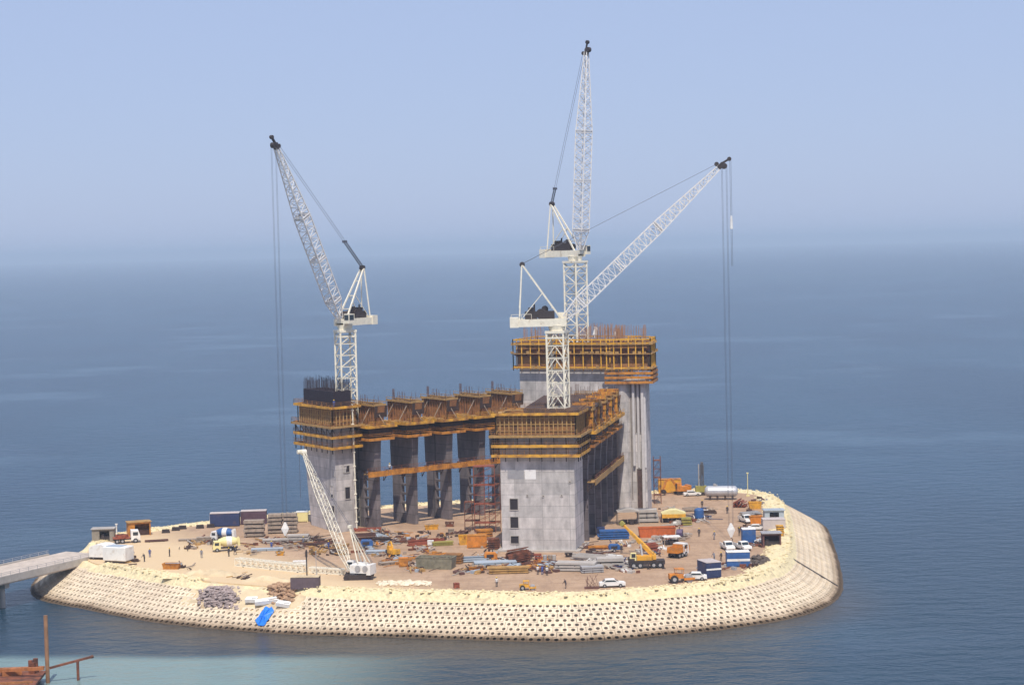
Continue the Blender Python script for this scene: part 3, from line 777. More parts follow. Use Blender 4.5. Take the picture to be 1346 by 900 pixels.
# ------------------------------------------------------------------ formwork on piers
def pier_form(label):
    root = thing('pier_formwork', label, 'formwork', (0,0,19), group='formwork units on the pier tops')
    def b(name, m_, mb): return mb.build(name, m_, root, world=False)
    z = -19
    # lower hanging gangway
    mb = MB(); mb.bx(-9.3, 1.6, -3.2, -.9, 19.5+z, 19.65+z).bx(-9.3, 1.6, .9, 3.2, 19.5+z, 19.65+z).bx(1.0, 1.9, -.9, .9, 19.5+z, 19.65+z)
    mb.k = 1
    mb.bx(-9.3, 2.0, -3.3, -3.202, 19.35+z, 19.95+z).bx(-9.3, 2.0, 3.202, 3.3, 19.35+z, 19.95+z).bx(1.902, 2.0, -3.2, 3.2, 19.35+z, 19.95+z)
    for zz in (20.4, 20.8): mb.beam((-9.3,-3.25,zz+z), (1.95,-3.25,zz+z), .07).beam((1.95,-3.25,zz+z), (1.95,3.25,zz+z), .07)
    b('gangway', [PLANK, ORG], mb)
    # main deck
    mb = MB(); mb.bx(-9.6, 2.4, -3.6, -.84, 22.3+z, 22.5+z).bx(-9.6, 2.4, .84, 3.6, 22.3+z, 22.5+z).bx(.95, 2.4, -.83, .83, 22.3+z, 22.5+z)
    mb.k = 1
    mb.bx(-9.6, 2.52, -3.72, -3.602, 22.1+z, 22.75+z).bx(-9.6, 2.52, 3.602, 3.72, 22.1+z, 22.75+z).bx(2.402, 2.52, -3.6, 3.6, 22.1+z, 22.75+z)
    for zz in (23.1, 23.5): mb.beam((2.46,-3.6,zz+z), (2.46,3.6,zz+z), .07)
    for k in range(14): mb.k = 0; mb.box(random.uniform(-8,2), random.choice((-3,-2.6,2.6,3)), 22.75+z, random.uniform(.3,1.2), random.uniform(.2,.6), random.uniform(.3,.7), random.random()*3)
    b('platform', [PLANK, YEL], mb)
    # hangers between them
    mb = MB()
    for x in (-8.5, -5.5, -2.5, .5):
        for y in (-1.5, 1.5): mb.beam((x,y,19.3+z), (x,y,22.3+z), .14); mb.beam((x,y,20.4+z), (x,y*.55,22.2+z), .1)
    for x in (-7,-4,-1): mb.bx(x-1.2, x+1.2, -1.35, -1.2, 20.2+z, 22.2+z)
    mb.bx(1.2, 1.35, -3, 3, 20.3+z, 22.1+z).bx(-8.6, .6, -1.56, -1.5, 19.9+z, 22.2+z).bx(-8.6, .6, 1.5, 1.56, 19.9+z, 22.2+z)
    b('side_boards', DKTIM, mb)
    # the shutters
    mb = MB()
    for sgn in (-1, 1):
        mb.xprof([(-8.3,22.5+z), (.7,22.5+z), (1.6,26.7+z), (-8.5,26.7+z)], sgn*.92 if sgn > 0 else -1.05, 1.05 if sgn > 0 else -.92)
    mb.k = 1
    for x in [-8+.95*k for k in range(10)]:
        mb.beam((x,-1.18,22.5+z), (x,-1.18,26.7+z), .14, .2); mb.beam((x,1.18,22.5+z), (x,1.18,26.7+z), .14, .2)
    mb.xprof([(1.0,22.5+z), (1.25,22.5+z), (2.1,26.7+z), (1.8,26.7+z)], -.9, .9)
    b('shutter', [PLY, mat('brown_stud', (.30,.13,.045), .8, .4, 1)], mb)
    # raking props
    mb = MB()
    for x, y in ((-7,-2.9), (-1.8,-2.9), (-7,2.9), (-1.8,2.9)): b('prop', TIM, MB().beam((x,y,22.5+z), (x+1.2,y*.42,26.4+z), .17))
    b('prop', TIM, MB().beam((2.3,.8,22.5+z), (1.3,-1.3,26.6+z), .15))
    b('front_shading', DKTIM, MB().xprof([(1.7,24.3+z), (2.0,26.8+z), (1.9,26.8+z), (1.6,24.3+z)], -1.6, 1.6))  # dark sheet added as the shading on the unit's front
    # top gangway, slightly tilted, reddish boards
    mb = MB()
    for y in (-1.3, 1.3): mb.box(-3.5, y, 26.85+z, 9.2, .55, .14, 0, -.015)
    mb.box(1.3, 0, 26.8+z, .6, 2.0, .14)
    mb.k = 1
    for y in (-1.6, 1.6):
        mb.beam((-8.1,y,27.05+z), (1.6,y,26.9+z), .08, .45); mb.beam((-8.1,y,27.75+z), (1.6,y,27.6+z), .08)
        for x in (-8,-5.6,-3.2,-.8,1.5): mb.beam((x,y,26.8+z), (x,y,27.8+z), .08)
    mb.beam((1.64,-1.55,26.95+z), (1.64,1.55,26.95+z), .08, .5); mb.beam((1.64,-1.55,27.6+z), (1.64,1.55,27.6+z), .08)
    for k in range(8): mb.box(random.uniform(-7.6,1), random.choice((-1.3,1.3)), 27.1+z, random.uniform(.5,1.6), .35, .4, random.uniform(-.4,.4))
    b('top_gangway', [DKTIM, PLANK], mb)
    mb = MB()
    for k in range(30):
        x = random.uniform(-8, .6); h = random.choice((27.4,27.9,28.9)); mb.beam((x,random.choice((-.5,.5)),22.7+z), (x+random.uniform(-.1,.1),random.choice((-.5,.5)),h+z), .06)
    mb.beam((-8,0,27.2+z), (.6,0,27.2+z), .06)
    for x in (-7.9,-7.6,-7.3): mb.beam((x,0,22.7+z), (x,.1,29.4+z), .09)
    b('starter_bars', BAR, mb)
    return root
ordn = ['first', 'second', 'third', 'fourth', 'fifth']
pf = None
for k, p in enumerate(Lp):
    lab = 'timber and orange formwork unit on the %s left wing pier counted from the left core' % ordn[k]
    if pf is None: pf = pier_form(lab); o = pf
    else: o = copy_tree(pf); o['label'] = lab
    o.location = (p.x, p.y, 19); o.rotation_euler = (0,0,math.atan2(LN.y, LN.x))
for k, p in enumerate(Rp):
    o = copy_tree(pf); o['label'] = 'orange formwork unit on the %s right wing pier counted from the front core' % ordn[k]
    mb = MB()
    mb.bx(-2.6, 1.5, -1.35, -1.22, 3.6, 9.2).bx(1.45, 1.6, -1.3, 1.3, 3.6, 9.2).bx(-2.6, 1.5, 1.22, 1.35, 3.6, 9.2)
    mb.k = 1
    for xx in (-2.5,-1.5,-.5,.5,1.5): mb.beam((xx,-1.42,3.6), (xx,-1.42,9.4), .16)
    for zz in (4.5, 6.4, 8.6): mb.beam((-2.7,-1.5,zz), (1.7,-1.5,zz), .16)
    e_ = mb.build('end_shutter', [ORG, YEL], o, world=False)
    o.location = (p.x, p.y, 19); o.rotation_euler = (0,0,math.atan2(RN.y, RN.x))

# long access walkways half-way up both wings
def walkway(A, B, inner, z, label, m_):
    A, B = Vector(A), Vector(B); u = (B-A).normalized(); n = Vector(inner)
    root = thing('access_walkway', label, 'walkway', (A.x, A.y, z), group='scaffold walkways half-way up the wings', world=True)
    mb = MB(); mb.prism([A+n*.1, B+n*.1, B+n*1.7, A+n*1.7], z-.15, z); mb.build('deck', PLANK, root)
    l = (B-A).length; k = int(l/5.1)
    mb = MB()
    for q in range(k):
        a = A+u*(l*q/k+.05); b = A+u*(l*(q+1)/k-.05); mb.prism([a+n*1.702, b+n*1.702, b+n*1.8, a+n*1.8], z-.7+.06*(q%2), z+.5+.06*(q%2))
    mb.build('fascia_board', m_, root)
    mb = MB()
    for zz in (z+.8, z+1.25): mb.beam((*(A+n*1.7),zz), (*(B+n*1.7),zz), .07)
    for q in range(int(l/2.2)+1):
        p = A+u*(q*2.2)+n*1.7; mb.beam((p.x,p.y,z-.2), (p.x,p.y,z+1.3), .08)
    mb.build('guard_rail', RUST, root)
    mb = MB()
    for q in range(int(l/5.1)+1):
        p = A+u*(q*5.1); mb.beam((*(p+n*1.6),z-.2), (*(p+n*.12),z-1.9), .14); mb.beam((*(p+n*.12),z-1.9), (*(p+n*.12),z-.2), .14)
    for q in range(int(l/1.9)):
        p = A+u*(q*1.9+random.random())+n*random.uniform(.4,1.3)
        if random.random() < .6: mb.box(p.x, p.y, z+.3, random.uniform(.3,.9), random.uniform(.3,.9), random.uniform(.3,.9), random.random())
    mb.build('bracing', DKTIM, root)
walkway(Vector((-33.0,414.0))+LA*.5+LN*.15, Vector((-33.0,414.0))+LA*48+LN*.15, LN, 12.3, 'orange walkway along the left wing between left and front cores', ORG)
walkway(Vector((13.9,388.6))+RA*2+RN*.15, Vector((13.9,388.6))+RA*47+RN*.15, RN, 12.3, 'tan walkway along the outer side of the right wing', PLANK)
# upper continuous gangway on outer side of right wing
# scaffold stair tower between the wings and by the shaft
def scaffold(px, py, W, Dp, H, label, m_, z=0, lean=0):
    p = gp(px, py); root = thing('scaffold_tower', label, 'scaffold', (p.x, p.y+Dp/2, z), rz=lean)
    mb = MB(); nx = max(1, round(W/1.8)); nz = int(H/2)
    for i in range(nx+1):
        for y in (-Dp/2, Dp/2): mb.beam((-W/2+W*i/nx,y,0), (-W/2+W*i/nx,y,H), .1)
    mb.build('standard', m_, root, world=False)
    mb = MB()
    for k in range(1, nz+1):
        zz = k*2
        for y in (-Dp/2, Dp/2):
            mb.beam((-W/2,y,zz), (W/2,y,zz), .09); mb.beam((-W/2,y,zz-2), (W/2,y,zz), .07)
        for x in (-W/2, W/2): mb.beam((x,-Dp/2,zz), (x,Dp/2,zz), .09)
    mb.build('ledger', m_, root, world=False)
    mb = MB()
    for k in range(1, nz+1, 2): mb.bx(-W/2+.1, W/2-.1, -Dp/2+.1, Dp/2-.1, k*2+.06, k*2+.16)
    mb.build('deck', m_, root, world=False)
scaffold(638, 700, 4.4, 2.4, 14, 'red-brown scaffold stair tower standing left of the front core', REDRUST)
scaffold(651, 699, 2.4, 2.0, 12, 'dark rusty scaffold hard against the left side of the front core', RUST)
scaffold(621, 697, 3.2, 2.0, 6, 'low rusty scaffold left of the tall stair tower', RUST)
scaffold(865, 662, 1.6, 2, 11, 'narrow rusty scaffold against the right edge of the rear core', RUST)
scaffold(470, 692, 1.3, 1.6, 12, 'slender grey-green scaffold between left core and first pier', mat('grey_scaffold', (.22,.2,.15), .7, .2, 1))
# concrete pump riser up the left core
p = at(469.0, 690, 414.6); q = MB().cyl((p.x,p.y,0), (p.x-.25,p.y,27.5), .16, 8)
for z in range(2, 27, 3): q.box(p.x-.01*z, p.y, z, .6, .5, .2)
tag(q.build('riser_pipe', CREAM), 'white vertical pipe up the right edge of the left core', 'pipe')

# ------------------------------------------------------------------ tower cranes
def lattice(mb, P0, P1, s0, s1, xdir, bay, ch, brc, style='zig', k0=0):
    """square lattice from P0 to P1, width s0 to s1"""
    P0, P1 = Vector(P0), Vector(P1); d = (P1-P0); Ln = d.length; d.normalize()
    x = (Vector(xdir)-d*Vector(xdir).dot(d)).normalized(); y = d.cross(x)
    n = max(1, round(Ln/bay)); cs = [(-1,-1), (1,-1), (1,1), (-1,1)]
    def pt(i, c):
        f = i/n; s = (s0+(s1-s0)*f)/2; return P0+d*Ln*f+x*c[0]*s+y*c[1]*s
    for c in cs: mb.beam(pt(0,c), pt(n,c), ch)
    for i in range(n):
        for k in range(4):
            a, b = cs[k], cs[(k+1)%4]
            mb.beam(pt(i+1,a), pt(i+1,b), brc)
            if style == 'zig': mb.beam(pt(i, a if (i+k0)%2 else b), pt(i+1, b if (i+k0)%2 else a), brc)
            elif style == 'same': mb.beam(pt(i,a), pt(i+1,b), brc)
            else:
                mid = (pt(i+1,a)+pt(i+1,b))/2; mb.beam(pt(i,a), mid, brc); mb.beam(pt(i,b), mid, brc)
    for k in range(4): mb.beam(pt(0,cs[k]), pt(0,cs[(k+1)%4]), brc)
def tower_crane(label, base, top, mrot, heading, luff, Lj, hook_px, style, jibw=2.5, mast_s=3.45, mastm=CREAM, aux=None):
    bx_, by_, bz = base; H = top-bz
    root = thing('tower_crane', label, 'tower crane', (bx_, by_, bz), rz=0, group='luffing tower cranes')
    hd = Vector((math.cos(heading), math.sin(heading), 0)); sd = Vector((-hd.y, hd.x, 0))
    def W(a, b, c): return hd*a+sd*b+Vector((0,0,H+c))
    def bd(name, m_, mb, par=None): return mb.build(name, m_, par or root, world=False)
    mx_ = Vector((math.cos(mrot), math.sin(mrot), 0))
    mb = MB(); lattice(mb, (0,0,0), (0,0,H-1.7), mast_s, mast_s, mx_, 2.35, .36, .17, style)
    bd('mast', mastm, mb)
    mb = MB(); mb.box(0,0,H-1.45, mast_s+.5, mast_s+.5, .5, mrot).cyl((0,0,H-1.2), (0,0,H-.1), 1.5, 16, 1.75)
    mb.box(0,0,H-2.6, mast_s+.35, mast_s+.35, .35, mrot); bd('slewing_ring', mastm, mb)
    hr = heading
    def hbox(mb, a0, a1, b0, b1, z0, z1):
        c = W((a0+a1)/2, (b0+b1)/2, (z0+z1)/2); mb.box(c.x, c.y, c.z, a1-a0, b1-b0, z1-z0, hr)
    mb = MB(); hbox(mb, -8.6, 1.9, -1.5, -1.1, -.3, 1.2); hbox(mb, -8.6, 1.9, 1.1, 1.5, -.3, 1.2); hbox(mb, -8.4, 1.7, -1.09, 1.09, .3, .55)
    for a in (-8.3,-6,-3,0,1.6): hbox(mb, a-.15, a+.15, -1.09, 1.09, .56, 1.1)
    for a in (-9,-7,-5): mb.beam(W(a,-1.6,1.2), W(a,-1.6,2.2), .08)
    mb.beam(W(-9,-1.6,2.2), W(-5,-1.6,2.2), .08)
    bd('machinery_deck', mastm, mb)
    mb = MB(); hbox(mb, -9.3, -7.6, -1.75, 1.75, -.4, 1.6); bd('counterweight', CREAM, mb)
    mb = MB(); hbox(mb, -6.3, -3.9, -1.0, 1.0, 1.2, 2.7); mb.cyl(W(-3.1,-1.1,2.2), W(-3.1,1.1,2.2), 1.0, 14); mb.cyl(W(-1.2,-1.0,2.0), W(-1.2,1.0,2.0), .75, 14)
    hbox(mb, -3.6, -.4, -1.25, -1.12, 1.2, 2.8); hbox(mb, -5.6, -4.4, -.6, .6, 2.7, 3.5); mb.cyl(W(-4.4,.6,2.7), W(-4.4,.6,4.1), .18, 8); mb.cyl(W(-2.3,0,3.1), W(-2.3,.8,3.1), .7, 10)
    bd('winch', DARK, mb)
    mb = MB(); hbox(mb, .3, 2.2, 1.6, 3.0, .2, 2.3); cabo = bd('cab', mastm, mb)
    mb = MB(); hbox(mb, 2.2, 2.28, 1.75, 2.85, 1.0, 2.1); hbox(mb, .6, 2.0, 3.0, 3.05, 1.0, 2.1); mb.build('window', GLASS, cabo, world=False)
    ap = (-6.6, 0, 11.8)
    mb = MB()
    for s in (-1, 1):
        mb.beam(W(.9, s*1.25, 1.1), W(ap[0]+.15, s*.42, ap[2]), .3)
        mb.beam(W(-7.4, s*1.2, 1.1), W(ap[0]-.1, s*.42, ap[2]), .26)
        mb.beam(W(-7.0, s*1.2, 1.2), W(-2.9, s*.85, 6.1), .13)
    mb.beam(W(-2.9,-.85,6.1), W(-2.9,.85,6.1), .2); mb.beam(W(-.9,-1.1,3.3), W(-.9,1.1,3.3), .18); mb.beam(W(-5,-.6,9.2), W(-5,.6,9.2), .16)
    mb.beam(W(ap[0],-.6,ap[2]), W(ap[0],.6,ap[2]), .3)
    mb.beam(W(-7.4,-1.0,3.5), W(-7.0,-.8,8), .08)
    bd('a_frame', mastm, mb)
    mb = MB(); mb.cyl(W(ap[0],-.45,ap[2]+.25), W(ap[0],.45,ap[2]+.25), .55, 12); bd('sheave', DARK, mb)
    # jib
    cl, sl2 = math.cos(luff), math.sin(luff)
    def J(t, off=0, sdv=0): return W(1.6+t*cl-off*sl2, sdv, 1.3+t*sl2+off*cl)
    mb = MB(); nrm_up = (J(0,1)-J(0,0)).normalized()
    t1, t2 = 4.5, Lj*.60
    lattice(mb, J(0), J(t1), .9, jibw, sd, 1.4, .22, .12, 'zig')
    lattice(mb, J(t1), J(t2), jibw, jibw, sd, 1.4, .21, .12, 'zig')
    lattice(mb, J(t2), J(Lj), jibw, .7, sd, 1.35, .21, .12, 'zig')
    for q in (t1, (t1+t2)/2, t2):     # section joints
        for a in (-.25, .25):
            for u_, v_ in (((-1,-1),(1,1)), ((1,-1),(-1,1))): mb.beam(J(q+a, u_[0]*jibw/2, u_[1]*jibw/2), J(q+a, v_[0]*jibw/2, v_[1]*jibw/2), .14)
            for b_ in (-1, 1): mb.beam(J(q+a, b_*jibw/2, -jibw/2), J(q+a, b_*jibw/2, jibw/2), .22); mb.beam(J(q+a, -jibw/2, b_*jibw/2), J(q+a, jibw/2, b_*jibw/2), .22)
    jib = bd('jib', JIBW, mb)
    mb = MB(); mb.beam(J(Lj-.6), J(Lj+.7), 1.0, .9); mb.beam(J(Lj+.5,.2), J(Lj+2.2,-.2), .4)
    mb.cyl(J(Lj+.5,-.5,-.45), J(Lj+.5,-.5,.45), .6, 12); mb.cyl(J(Lj+2.2,-.2,-.3), J(Lj+2.2,-.2,.3), .42, 10); mb.cyl(J(Lj-.3,.8,-.3), J(Lj-.3,.8,.3), .45, 10)
    mb.build('jib_head', DARK, jib, world=False)
    # luffing ropes and bridle
    mb = MB(); tipp = J(Lj-.3, .8); apx = W(ap[0], 0, ap[2]+.4)
    for s in (-.3, .3): mb.cyl(apx+sd*s, tipp+sd*s, .035, 5)
    mid = apx.lerp(tipp, .22 if luff < 1.4 else .1); mid2 = apx.lerp(tipp, .24 if luff < 1.4 else .12); mb.beam(mid-sd*.5, mid+sd*.5, .5); 
    for s in (-.45,-.15,.15,.45): mb.cyl(apx+sd*s, mid+sd*s, .05, 5)
    bd('luffing_rope', mat('wire_rope', (.09,.09,.11), .5, .1, 1), mb)
    tip = J(Lj+.5, -.5)
    wl = Vector((bx_, by_, bz))+tip
    if hook_px:
        zh = hook_px
        ht = Vector((wl.x, wl.y, zh)); g = thing('hook_block', 'white hook block hanging low on the long ropes of the %s crane' % ('left' if bx_ < -20 else 'front'), 'hook block', ht, group='crane hook blocks')
        mb = MB(); mb.prism([(-.15,-.2), (.15,-.2), (.15,.2), (-.15,.2)], 0, 1.5, [(-.78,-.35), (.78,-.35), (.78,.35), (-.78,.35)]); mb.prism([(-.78,-.35), (.78,-.35), (.78,.35), (-.78,.35)], 1.5, 2.8, [(-.18,-.2), (.18,-.2), (.18,.2), (-.18,.2)])
        mb.build('block', WHITE, g, world=False)
        mb = MB(); 
        for k in range(7):
            a = R(200+k*32); b2 = R(232+k*32); mb.cyl((.3*math.cos(a),0,-.5+.3*math.sin(a)), (.3*math.cos(b2),0,-.5+.3*math.sin(b2)), .08, 6)
        mb.cyl((0,0,-.2), (0,0,.1), .1, 8); mb.build('hook', DARK, g, world=False)
        mb = MB()
        rr = Vector((bx_, by_, bz))
        for a in (-.55, -.35, .35, .55): mb.cyl(tip+Vector((a,0,0)), ht-rr+Vector((a*.9,0,2.5)), .024, 5)
        bd('hoist_rope', MATS['wire_rope'], mb)
    if aux:
        t2p = J(Lj+2.2, -.5); mb = MB(); z1 = aux
        for a in (-.12, .12): mb.cyl(t2p+Vector((a,0,0)), Vector((t2p.x+a, t2p.y, t2p.z-21)), .03, 5)
        bd('auxiliary_rope', MATS['wire_rope'], mb)
        mb = MB(); c = Vector((t2p.x, t2p.y, t2p.z-11)); mb.cyl(c, c-Vector((0,0,2.6)), .2, 8, .32); bd('overhaul_weight', WHITE, mb)
    return root
def hd_of(a, b): return math.atan2(b, a)
tower_crane('white luffing tower crane on the left core with jib raised to the left', (-36.1,419.8,22.7), 44.3, R(-64), hd_of(-11.2,-16.4), R(62.2), 41.2, 1.2, 'same')
tower_crane('white tower crane on the front core with jib reaching right over the yard', (9.0,385.7,23.0), 44.5, R(-17), hd_of(1,-.02), R(42.9), 43.0, 1.2, 'vee', aux=11)
tower_crane('tallest tower crane on the rear core with jib pointing nearly straight up', (15.0,447.5,32.4), 57.8, R(45), hd_of(.75,-.66), R(86), 45.0, 0, 'zig', jibw=2.7, mast_s=3.7)
# ------------------------------------------------------------------ yard things
def loc(px, py, dep=0):
    p = gp(px, py); return (p.x, p.y+dep/2, 0)
def sc_at(py, px=673): return (py-(325-(px-673)*.0245))/60.0      # pixels per metre on the ground there
def wheel(parent, x, y, r, w_=.3):
    mb = MB(); mb.cyl((x, y-w_/2, r), (x, y+w_/2, r), r, 12); o = mb.build('wheel', RUBBER, parent, world=False)
    mb = MB(); mb.cyl((x, y-w_/2-.01, r), (x, y+w_/2+.01, r), r*.5, 8); mb.build('rim', GREY, o, world=False)
def bevel_mesh(o, w_=.03):
    bm = bmesh.new(); bm.from_mesh(o.data); bmesh.ops.bevel(bm, geom=bm.edges[:], offset=w_, segments=1, affect='EDGES', profile=.7); bm.to_mesh(o.data); bm.free()
def container(px, py, Lc, Wd, H, m_, label, rz=0, stripe=None, roof=None, end=None, name='container', cat='container', door=True, gap=0, z=0, lp=None):
    root = thing(name, label, cat, lp or loc(px, py, Wd), rz)
    mb = MB(); mb.bx(-Lc/2, Lc/2, -Wd/2, Wd/2, .15, H)
    n = int(Lc/.5)
    for k in range(n):
        x = -Lc/2+(k+.5)*Lc/n; mb.bx(x-.1, x+.1, -Wd/2-.05, -Wd/2+.01, .35, H-.25)
    for x in (-Lc/2+.08, Lc/2-.08):
        for y in (-Wd/2+.08, Wd/2-.08): mb.bx(x-.1, x+.1, y-.1, y+.1, 0, H+.02)
    mb.build('body', m_, root, world=False)
    mb = MB(); mb.bx(-Lc/2-.04, Lc/2+.04, -Wd/2-.06, Wd/2+.06, H+.025, H+.12)
    for k in range(int(Lc/.6)): x = -Lc/2+.3+k*.6; mb.bx(x, x+.2, -Wd/2, Wd/2, H+.12, H+.16)
    mb.build('roof', roof or PINKG, root, world=False)
    if stripe:
        mb = MB(); mb.bx(-Lc/2-.03, Lc/2+.03, -Wd/2-.08, -Wd/2-.055, stripe[0], stripe[1]); mb.bx(Lc/2+.002, Lc/2+.03, -Wd/2, Wd/2, stripe[0], stripe[1]); mb.bx(-Lc/2-.03, -Lc/2-.002, -Wd/2, Wd/2, stripe[0], stripe[1]); mb.build('stripe', WHITE, root, world=False)
    if door:
        mb = MB(); mb.bx(-Lc/2-.07, -Lc/2-.035 if stripe else -Lc/2-.003, -Wd/2+.15, Wd/2-.15, .3, H-.2); mb.build('door', end or m_, root, world=False)
    return root
def hut_open(px, py, Lc, Wd, H, m_, open_m, label, x0, x1, rz=0, roofm=None, cat='hut', name='site_hut', h0=0.1):
    root = thing(name, label, cat, loc(px, py, Wd), rz)
    mb = MB(); t = .12
    mb.bx(-Lc/2, Lc/2, Wd/2-t, Wd/2, 0, H).bx(-Lc/2, -Lc/2+t, -Wd/2, Wd/2-t, 0, H).bx(Lc/2-t, Lc/2, -Wd/2, Wd/2-t, 0, H)
    if x0 > -Lc/2+.2: mb.bx(-Lc/2+t, x0, -Wd/2, -Wd/2+t, 0, H)
    if x1 < Lc/2-.2: mb.bx(x1, Lc/2-t, -Wd/2, -Wd/2+t, 0, H)
    mb.bx(max(x0,-Lc/2+t), min(x1,Lc/2-t), -Wd/2, -Wd/2+t, H-.35, H)
    mb.build('wall', m_, root, world=False)
    mb = MB(); mb.bx(-Lc/2-.2, Lc/2+.2, -Wd/2-.3, Wd/2+.15, H+.003, H+.14)
    for k in range(int(Lc/.45)): x = -Lc/2+k*.45; mb.bx(x, x+.12, -Wd/2-.3, Wd/2+.1, H+.14, H+.2)
    mb.build('roof', roofm or PINKG, root, world=False)
    mb = MB(); mb.bx(-Lc/2+t, Lc/2-t, -Wd/2+t+.6, -Wd/2+t+.7, .0, H*.45); mb.bx(x0+.3, x0+.9, -Wd/2+.5, Wd/2-.4, 0, H*.6)
    mb.build('shelving', open_m, root, world=False)
    return root
def stack(px, py, Lc, Wd, H, m_, label, layers=5, rz=0, cat='material stack', name='panel_stack', m2=None, jit=.12, gapm=None, cols=1):
    root = thing(name, label, cat, loc(px, py, Wd), rz)
    mb = MB(); hl = H/layers
    for k in range(layers):
        for c in range(cols):
            w_ = Lc/cols; x = -Lc/2+w_*(c+.5)+random.uniform(-jit, jit)
            mb.box(x, random.uniform(-jit, jit), hl*(k+.62), w_*random.uniform(.86,.96), Wd*random.uniform(.9,1), hl*.68, random.uniform(-.03,.03))
    mb.build('panels', m_, root, world=False)
    mb = MB()
    for k in range(layers):
        for x in (-Lc*.36, 0, Lc*.36): mb.box(x, 0, hl*(k+.13), .2, Wd*1.02, hl*.24)
    mb.build('spacers', m2 or DKTIM, root, world=False)
    return root
def bundle(px, py, Lc, Wd, H, m_, label, n=26, rz=0, th=.12, cat='bar bundle', name='steel_bundle', tilt=0):
    root = thing(name, label, cat, loc(px, py, Wd), rz)
    mb = MB()
    for k in range(n):
        y = random.uniform(-Wd/2, Wd/2); z = th/2+random.random()*H*(1-abs(y)/Wd); l = Lc*random.uniform(.7, 1); x = random.uniform(-1,1)*(Lc-l)/2
        a = random.uniform(-.04, .04); mb.beam((x-l/2, y-a*l/2, z), (x+l/2, y+a*l/2, z+tilt*Lc+.05*random.random()), th)
    mb.build('bars', m_, root, world=False)
    mb = MB()
    for x in (-Lc*.3, Lc*.3): mb.bx(x-.1, x+.1, -Wd/2-.1, Wd/2+.1, -.02, .1)
    mb.build('bearer', DKTIM, root, world=False)
    return root
def skip(px, py, Lc, Wd, H, m_, label, rz=0, fill=None, name='skip', cat='skip'):
    root = thing(name, label, cat, loc(px, py, Wd), rz)
    mb = MB(); t = .08; a = .25
    lo = [(-Lc/2+a,-Wd/2+a*.4), (Lc/2-a,-Wd/2+a*.4), (Lc/2-a,Wd/2-a*.4), (-Lc/2+a,Wd/2-a*.4)]; hi = [(-Lc/2,-Wd/2), (Lc/2,-Wd/2), (Lc/2,Wd/2), (-Lc/2,Wd/2)]
    li = [(x*.93, y*.9) for x, y in lo]; ii = [(x*.95, y*.92) for x, y in hi]
    vs = [(*p,0) for p in lo]+[(*p,H) for p in hi]+[(*p,.1) for p in li]+[(*p,H) for p in ii]
    fs = [(0,1,2,3)]+[(i,(i+1)%4,4+(i+1)%4,4+i) for i in range(4)]+[(4+i,4+(i+1)%4,12+(i+1)%4,12+i) for i in range(4)]+[(12+i,12+(i+1)%4,8+(i+1)%4,8+i) for i in range(4)]+[(8,9,10,11)]
    mb._add(vs, fs)
    n = max(2, int(Lc/.8))
    for k in range(n+1):
        x = -Lc/2+.2+(Lc-.4)*k/n; mb.beam((x*.95,-Wd/2+.06,0.05), (x,-Wd/2-.04,H), .1)
    mb.beam((-Lc/2,-Wd/2-.03,H), (Lc/2,-Wd/2-.03,H), .12)
    mb.build('body', m_, root, world=False)
    mb = MB()
    for k in range(10): mb.box(random.uniform(-.35,.35)*Lc, random.uniform(-.3,.3)*Wd, H*.8, random.uniform(.4,1.4), .3, .4, random.random()*3)
    mb.build('load', fill or TIM, root, world=False)
    return root

